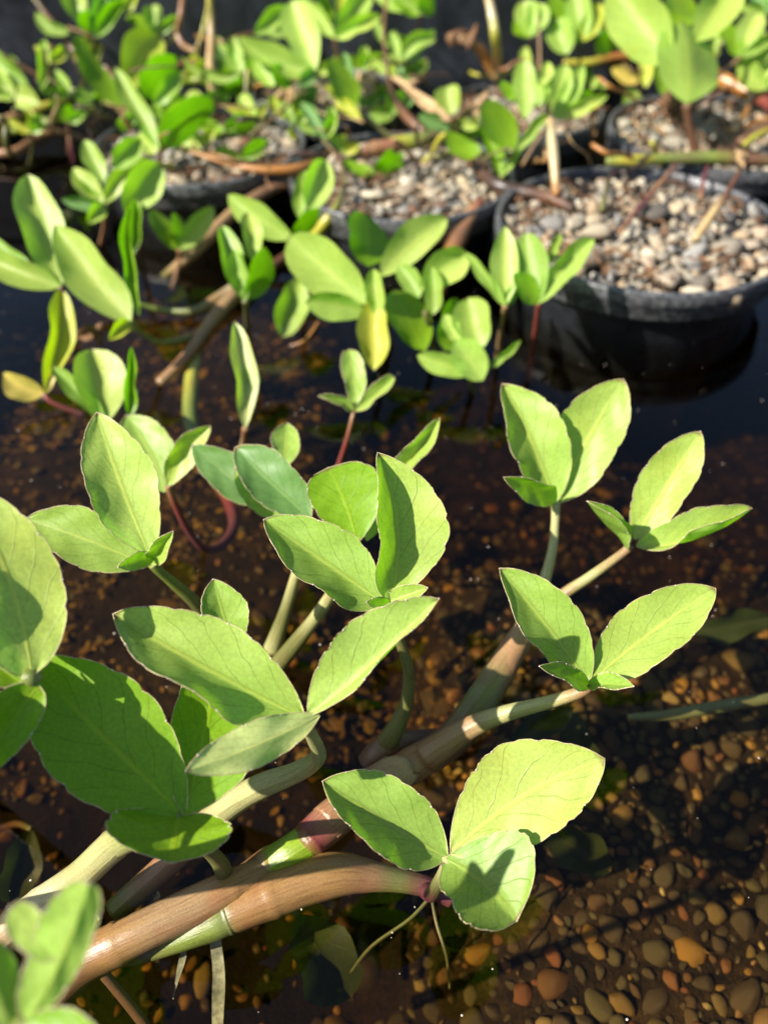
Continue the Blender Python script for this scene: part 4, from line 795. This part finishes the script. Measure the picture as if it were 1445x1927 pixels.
stem('small budding stalk left of the bare angled stalk', [(1358, 80, .092, 1.8, 'cream'), (1350, 95, .088, 1.0, 'olive'), (1335, 140, .078, 1.1, 'tan'), (1325, 175, .07, 1.3, 'tan')])
stem('mossy brown stem lying behind the gravel at the left of the largest pot', [(880, 300, .048, 3.2, 'brown'), (930, 345, .044, 5.5, 'dark'), (985, 362, .042, 6.0, 'dark'), (1040, 375, .041, 5.0, 'brown'), (1080, 395, .038, 3.0, 'dark')])
stem('thin brown stem trailing in the water under the rounded pale leaf', [(600, 605, .002, 1.0, 'orange'), (575, 640, .001, 1.4, 'orange'), (545, 652, -.002, 1.2, 'brown')])
stem('olive stem lying just under the water at the lower right edge', [(1180, 1350, -.012, 1.6, 'olive'), (1260, 1345, -.014, 2.6, 'olive'), (1350, 1330, -.014, 3.0, 'olive'), (1470, 1310, -.016, 2.6, 'olive')])

random.seed(21)
MARKS = [(60, 60, 'in the top left corner'), (150, 90, 'by the pink curved stalk'), (70, 180, 'by the left edge leaf pair'), (80, 260, 'over the brown stems at the left edge'), (190, 240, 'under the narrow dark blade at upper left'),
    (258, 150, 'behind the cupped yellow leaves'), (360, 40, 'by the pink pipe like stalk'), (345, 190, 'below the cupped yellow leaves'), (400, 140, 'against the pale dead stalk'), (420, 250, 'over the left pot'), (350, 300, 'at the front rim of the left pot'),
    (470, 180, 'by the thin olive stalk'), (520, 60, 'left of the widest blade'), (545, 180, 'among the pinkish dry scraps'), (580, 250, 'between the left and middle pots'), (620, 140, 'left of the dark hanging leaf'), (690, 60, 'right of the starry cluster'), (690, 170, 'by the dry straw tuft'),
    (660, 300, 'on the middle pot near the olive joint'), (760, 320, 'on the gravel of the middle pot'), (780, 180, 'under the crossed tan sheath'), (860, 180, 'behind the torn pale sheath'), (880, 270, 'by the dark leaf clump over the middle pot'), (840, 110, 'before the tank wall'),
    (960, 200, 'behind the upright pale blades'), (1010, 310, 'beside the foot of the dead stalk'), (1090, 210, 'on the small far pot'), (1070, 280, 'between the dead stalk and the second pot'), (1160, 190, 'under the rust coloured stem'), (1220, 250, 'on the gravel of the second pot'), (1180, 300, 'at the back rim of the largest pot'),
    (1290, 260, 'at the foot of the thick brown stalk'), (1380, 230, 'by the rust coloured bundle'), (1120, 60, 'in the yellow green crowd'), (1230, 40, 'behind the big pale blade'), (1400, 80, 'near the bare angled stalk')]
CN = dict(straw='straw coloured', tan='tan', brown='brown', orange='orange', olive='olive', pink='pinkish', rust='rust coloured', dark='blackish', yel='yellow')
used = set()
def where(u, v): return min(MARKS, key=lambda m_: (m_[0] - u) ** 2 + (m_[1] - v) ** 2)[2]
for k in range(75):
    u = random.choice((random.uniform(330, 760), random.uniform(760, 1120), random.uniform(0, 330), random.uniform(1150, 1440))); v = random.uniform(60, 330) if u < 760 else random.uniform(120, 300)
    z = random.uniform(.046, .075) if v > 130 else random.uniform(.05, .10); a = random.choice((random.uniform(-.7, .7), random.uniform(-.7, .7), random.uniform(1.0, 2.1))); L = random.uniform(35, 120); r = random.choice((.7, .9, 1.2, 1.8, 2.6)); c_ = random.choice(('straw', 'tan', 'brown', 'orange', 'olive', 'pink', 'rust', 'dark', 'yel'))
    lab = '%s %s%s twig %s' % ('upright' if abs(a) > .9 else ('thick' if r > 1.5 else 'thin'), '' if r < 1.5 or abs(a) <= .9 else 'thick ', CN[c_], where(u, v))
    if lab in used: continue
    used.add(lab)
    pts = [(u + math.cos(a) * L * (t - .5) + random.gauss(0, 5), v - math.sin(a) * L * .7 * (t - .5) + random.gauss(0, 4), max(.044, z + (.02 * math.sin(a) * (t - .5) * 2) - .01 * abs(t - .5)), r * (1 - .3 * abs(t - .5)), c_) for t in (0, .35, .7, 1)]
    stem(lab, pts, name='dead_twig', cat='dead twig', n=4, sides=7, group='dead twigs tangled at the back')
for k in range(120):
    u, v = random.choice(((random.uniform(340, 760), random.uniform(60, 330)), (random.uniform(900, 1130), random.uniform(60, 220)))) if k % 3 == 0 else random.choice(((random.uniform(340, 760), random.uniform(0, 150)), (random.uniform(0, 330), random.uniform(0, 240)), (random.uniform(0, 330), random.uniform(0, 200)), (random.uniform(1060, 1440), random.uniform(0, 120)), (random.uniform(400, 700), random.uniform(170, 300)))); z = .075 if v < 120 else .045; L_ = []
    tone, word = random.choice((('gglg', 'bright green'), ('ddmd', 'deep green'), ('yyly', 'yellow green'), ('mbmb', 'bluish green')))
    n_ = random.randint(3, 4); lab = '%s leafy sprig of %s leaves %s' % (word, ('three', 'four')[n_ - 3], where(u, v))
    if lab in used or sum(where(u, v) in x_ for x_ in used if 'sprig' in x_) > 1: continue
    used.add(lab)
    for q in range(n_):
        a = random.uniform(-1.5, 1.5); L = random.uniform(34, 72)
        L_.append(lf(u + math.sin(a) * L, v - math.cos(a) * L * .9, random.uniform(11, 20), random.uniform(14, 40), random.uniform(14, 40), random.uniform(-.3, .5), c=random.choice(tone)))
    shoot(lab, (u, v, z), [(u + 3, v + 25, z * .6, 1.1, 'olive'), (u, v + 60, .0, 1.2, 'olive')], L_, group='leafy sprigs crowded at the back')

def sheet(name, label, outline, z, mat, cat, thick=.004, group=None, rough=.004, dz=None):
    """crumpled dead sheath: outline (u,v,z) fan with relief"""
    c = [sum(p[i] for p in outline) / len(outline) for i in range(3)]
    c3 = P(*c); root_pts = [P(*p) for p in outline]; n = len(root_pts); vs = [c3 - c3]; fs = []
    rings = 4
    for r_ in range(1, rings + 1):
        for i in range(n * 3):
            a = root_pts[i // 3]; b = root_pts[(i // 3 + 1) % n]; p = c3.lerp(a.lerp(b, (i % 3) / 3), r_ / rings)
            p = p + Vector((noise.noise(p * 300), noise.noise(p * 300 + Vector((7, 0, 0))), 1.6 * noise.noise(p * 220))) * rough
            vs.append(p - c3)
    m = n * 3
    for i in range(m): fs.append((0, 1 + i, 1 + (i + 1) % m))
    for r_ in range(rings - 1):
        for i in range(m): fs.append((1 + r_ * m + i, 1 + (r_ + 1) * m + i, 1 + (r_ + 1) * m + (i + 1) % m, 1 + r_ * m + (i + 1) % m))
    o = link(name, mesh(name, vs, fs), M[mat], None, c3)
    md = o.modifiers.new('thickness', 'SOLIDIFY'); md.thickness = .0006
    return tag(o, label, cat, group)
sheet('withered_leaf', 'curled dead brown leaf scrap between the large pale blade and the rounded leaf', [(138, 622, .018), (165, 612, .022), (200, 605, .028), (203, 625, .018), (190, 645, .012), (150, 640, .010)], 0, 'brown', 'dead leaf', rough=.003)
sheet('dry_sheath', 'tan papery sheath crossing diagonally above the middle pot', [(733, 142, .075), (748, 143, .077), (800, 180, .068), (850, 222, .060), (848, 232, .058), (830, 226, .056), (780, 190, .060)], 0, 'dead', 'dead leaf', rough=.002)
sheet('dry_sheath', 'torn pale papery sheath rising right from the crossed tan one', [(846, 228, .058), (880, 205, .064), (915, 165, .074), (918, 180, .070), (900, 200, .064), (925, 212, .060), (900, 218, .058), (865, 222, .056)], 0, 'dead', 'dead leaf', rough=.003)
sheet('dry_sheath', 'dry straw tuft above the olive stem joint', [(668, 150, .06), (685, 130, .066), (712, 150, .062), (705, 175, .052), (690, 186, .048)], 0, 'dead', 'dead leaf', rough=.006)
sheet('dry_sheath', 'pinkish dry scraps below the long dark arching leaf', [(518, 180, .05), (545, 150, .058), (562, 172, .052), (548, 200, .044), (528, 196, .044)], 0, 'dead', 'dead leaf', rough=.006)
sheet('dry_sheath', 'rust brown crumpled debris on the rim under the dark folded leaf', [(1235, 195, .052), (1262, 165, .06), (1285, 200, .055), (1280, 225, .05), (1250, 222, .048)], 0, 'brown', 'dead leaf', rough=.006)
sheet('dry_sheath', 'pale crumpled husk at the right end of the yellow green stem', [(1362, 288, .056), (1385, 278, .06), (1410, 290, .058), (1400, 310, .052), (1372, 308, .050)], 0, 'dead', 'dead leaf', rough=.005)
sheet('dry_sheath', 'brown papery wisps at the end of the bent orange stalk', [(845, 75, .09), (850, 55, .098), (875, 60, .095), (905, 50, .10), (890, 80, .09), (866, 84, .086)], 0, 'brown', 'dead leaf', rough=.006)
# ------------------------------------------------------------------ bubbles and duckweed
def blob(name, label, cat, u, v, z, r, mat, group, squash=1):
    bm = bmesh.new(); bmesh.ops.create_uvsphere(bm, u_segments=16, v_segments=10, radius=r)
    for q in bm.verts: q.co.z *= squash
    me = bpy.data.meshes.new(name); bm.to_mesh(me); bm.free()
    return tag(link(name, me, mat, None, P(u, v, z)), label, cat, group)
for u, v, wh in ((342, 388, 'on the dark side of the left pot'), (78, 752, 'at the tip of the yellowing leaf'), (482, 632, 'right of the slender twisted leaf'), (378, 1034, 'where the red loop enters the water'), (812, 688, 'under the low spreading leaf group'), (168, 590, 'on the lower edge of the large pale blade')):
    blob('air_bubble', 'tiny bright bubble ' + wh, 'bubble', u, v, .001, .0012, M['bubble'], 'bubbles on the water')
dw = empty('duckweed', P(172, 1725, .016), 'tiny pale green floating weed beside the pale thick stem', 'weed')
for du, dv, ru in ((0, 0, 9), (6, -14, 7), (-8, 12, 8), (10, 4, 6), (2, 16, 7)):
    leaflet(dw, P(172, 1725, .010), (172 + du * 1.6, 1725 + dv * 1.4), ru, 10, 10, hi=False, c='l', name='frond')

# specks floating on the water
vs, fs = [], []; random.seed(5)
for k in range(420):
    x, y = random.uniform(-.3, .35), random.uniform(.03, .6); r = random.uniform(.00015, .0005); b0 = len(vs)
    for q in range(5): vs.append((x + r * math.cos(q * 1.257) * random.uniform(.6, 1.3), y + r * math.sin(q * 1.257), .0004))
    vs.append((x, y, .0006)); fs += [(b0 + q, b0 + (q + 1) % 5, b0 + 5) for q in range(5)]
tag(link('floating_specks', mesh('floating_specks', vs, fs), M['gland'], None, None, False), 'pale specks of dust floating on the dark water', 'dust', None, 'stuff')
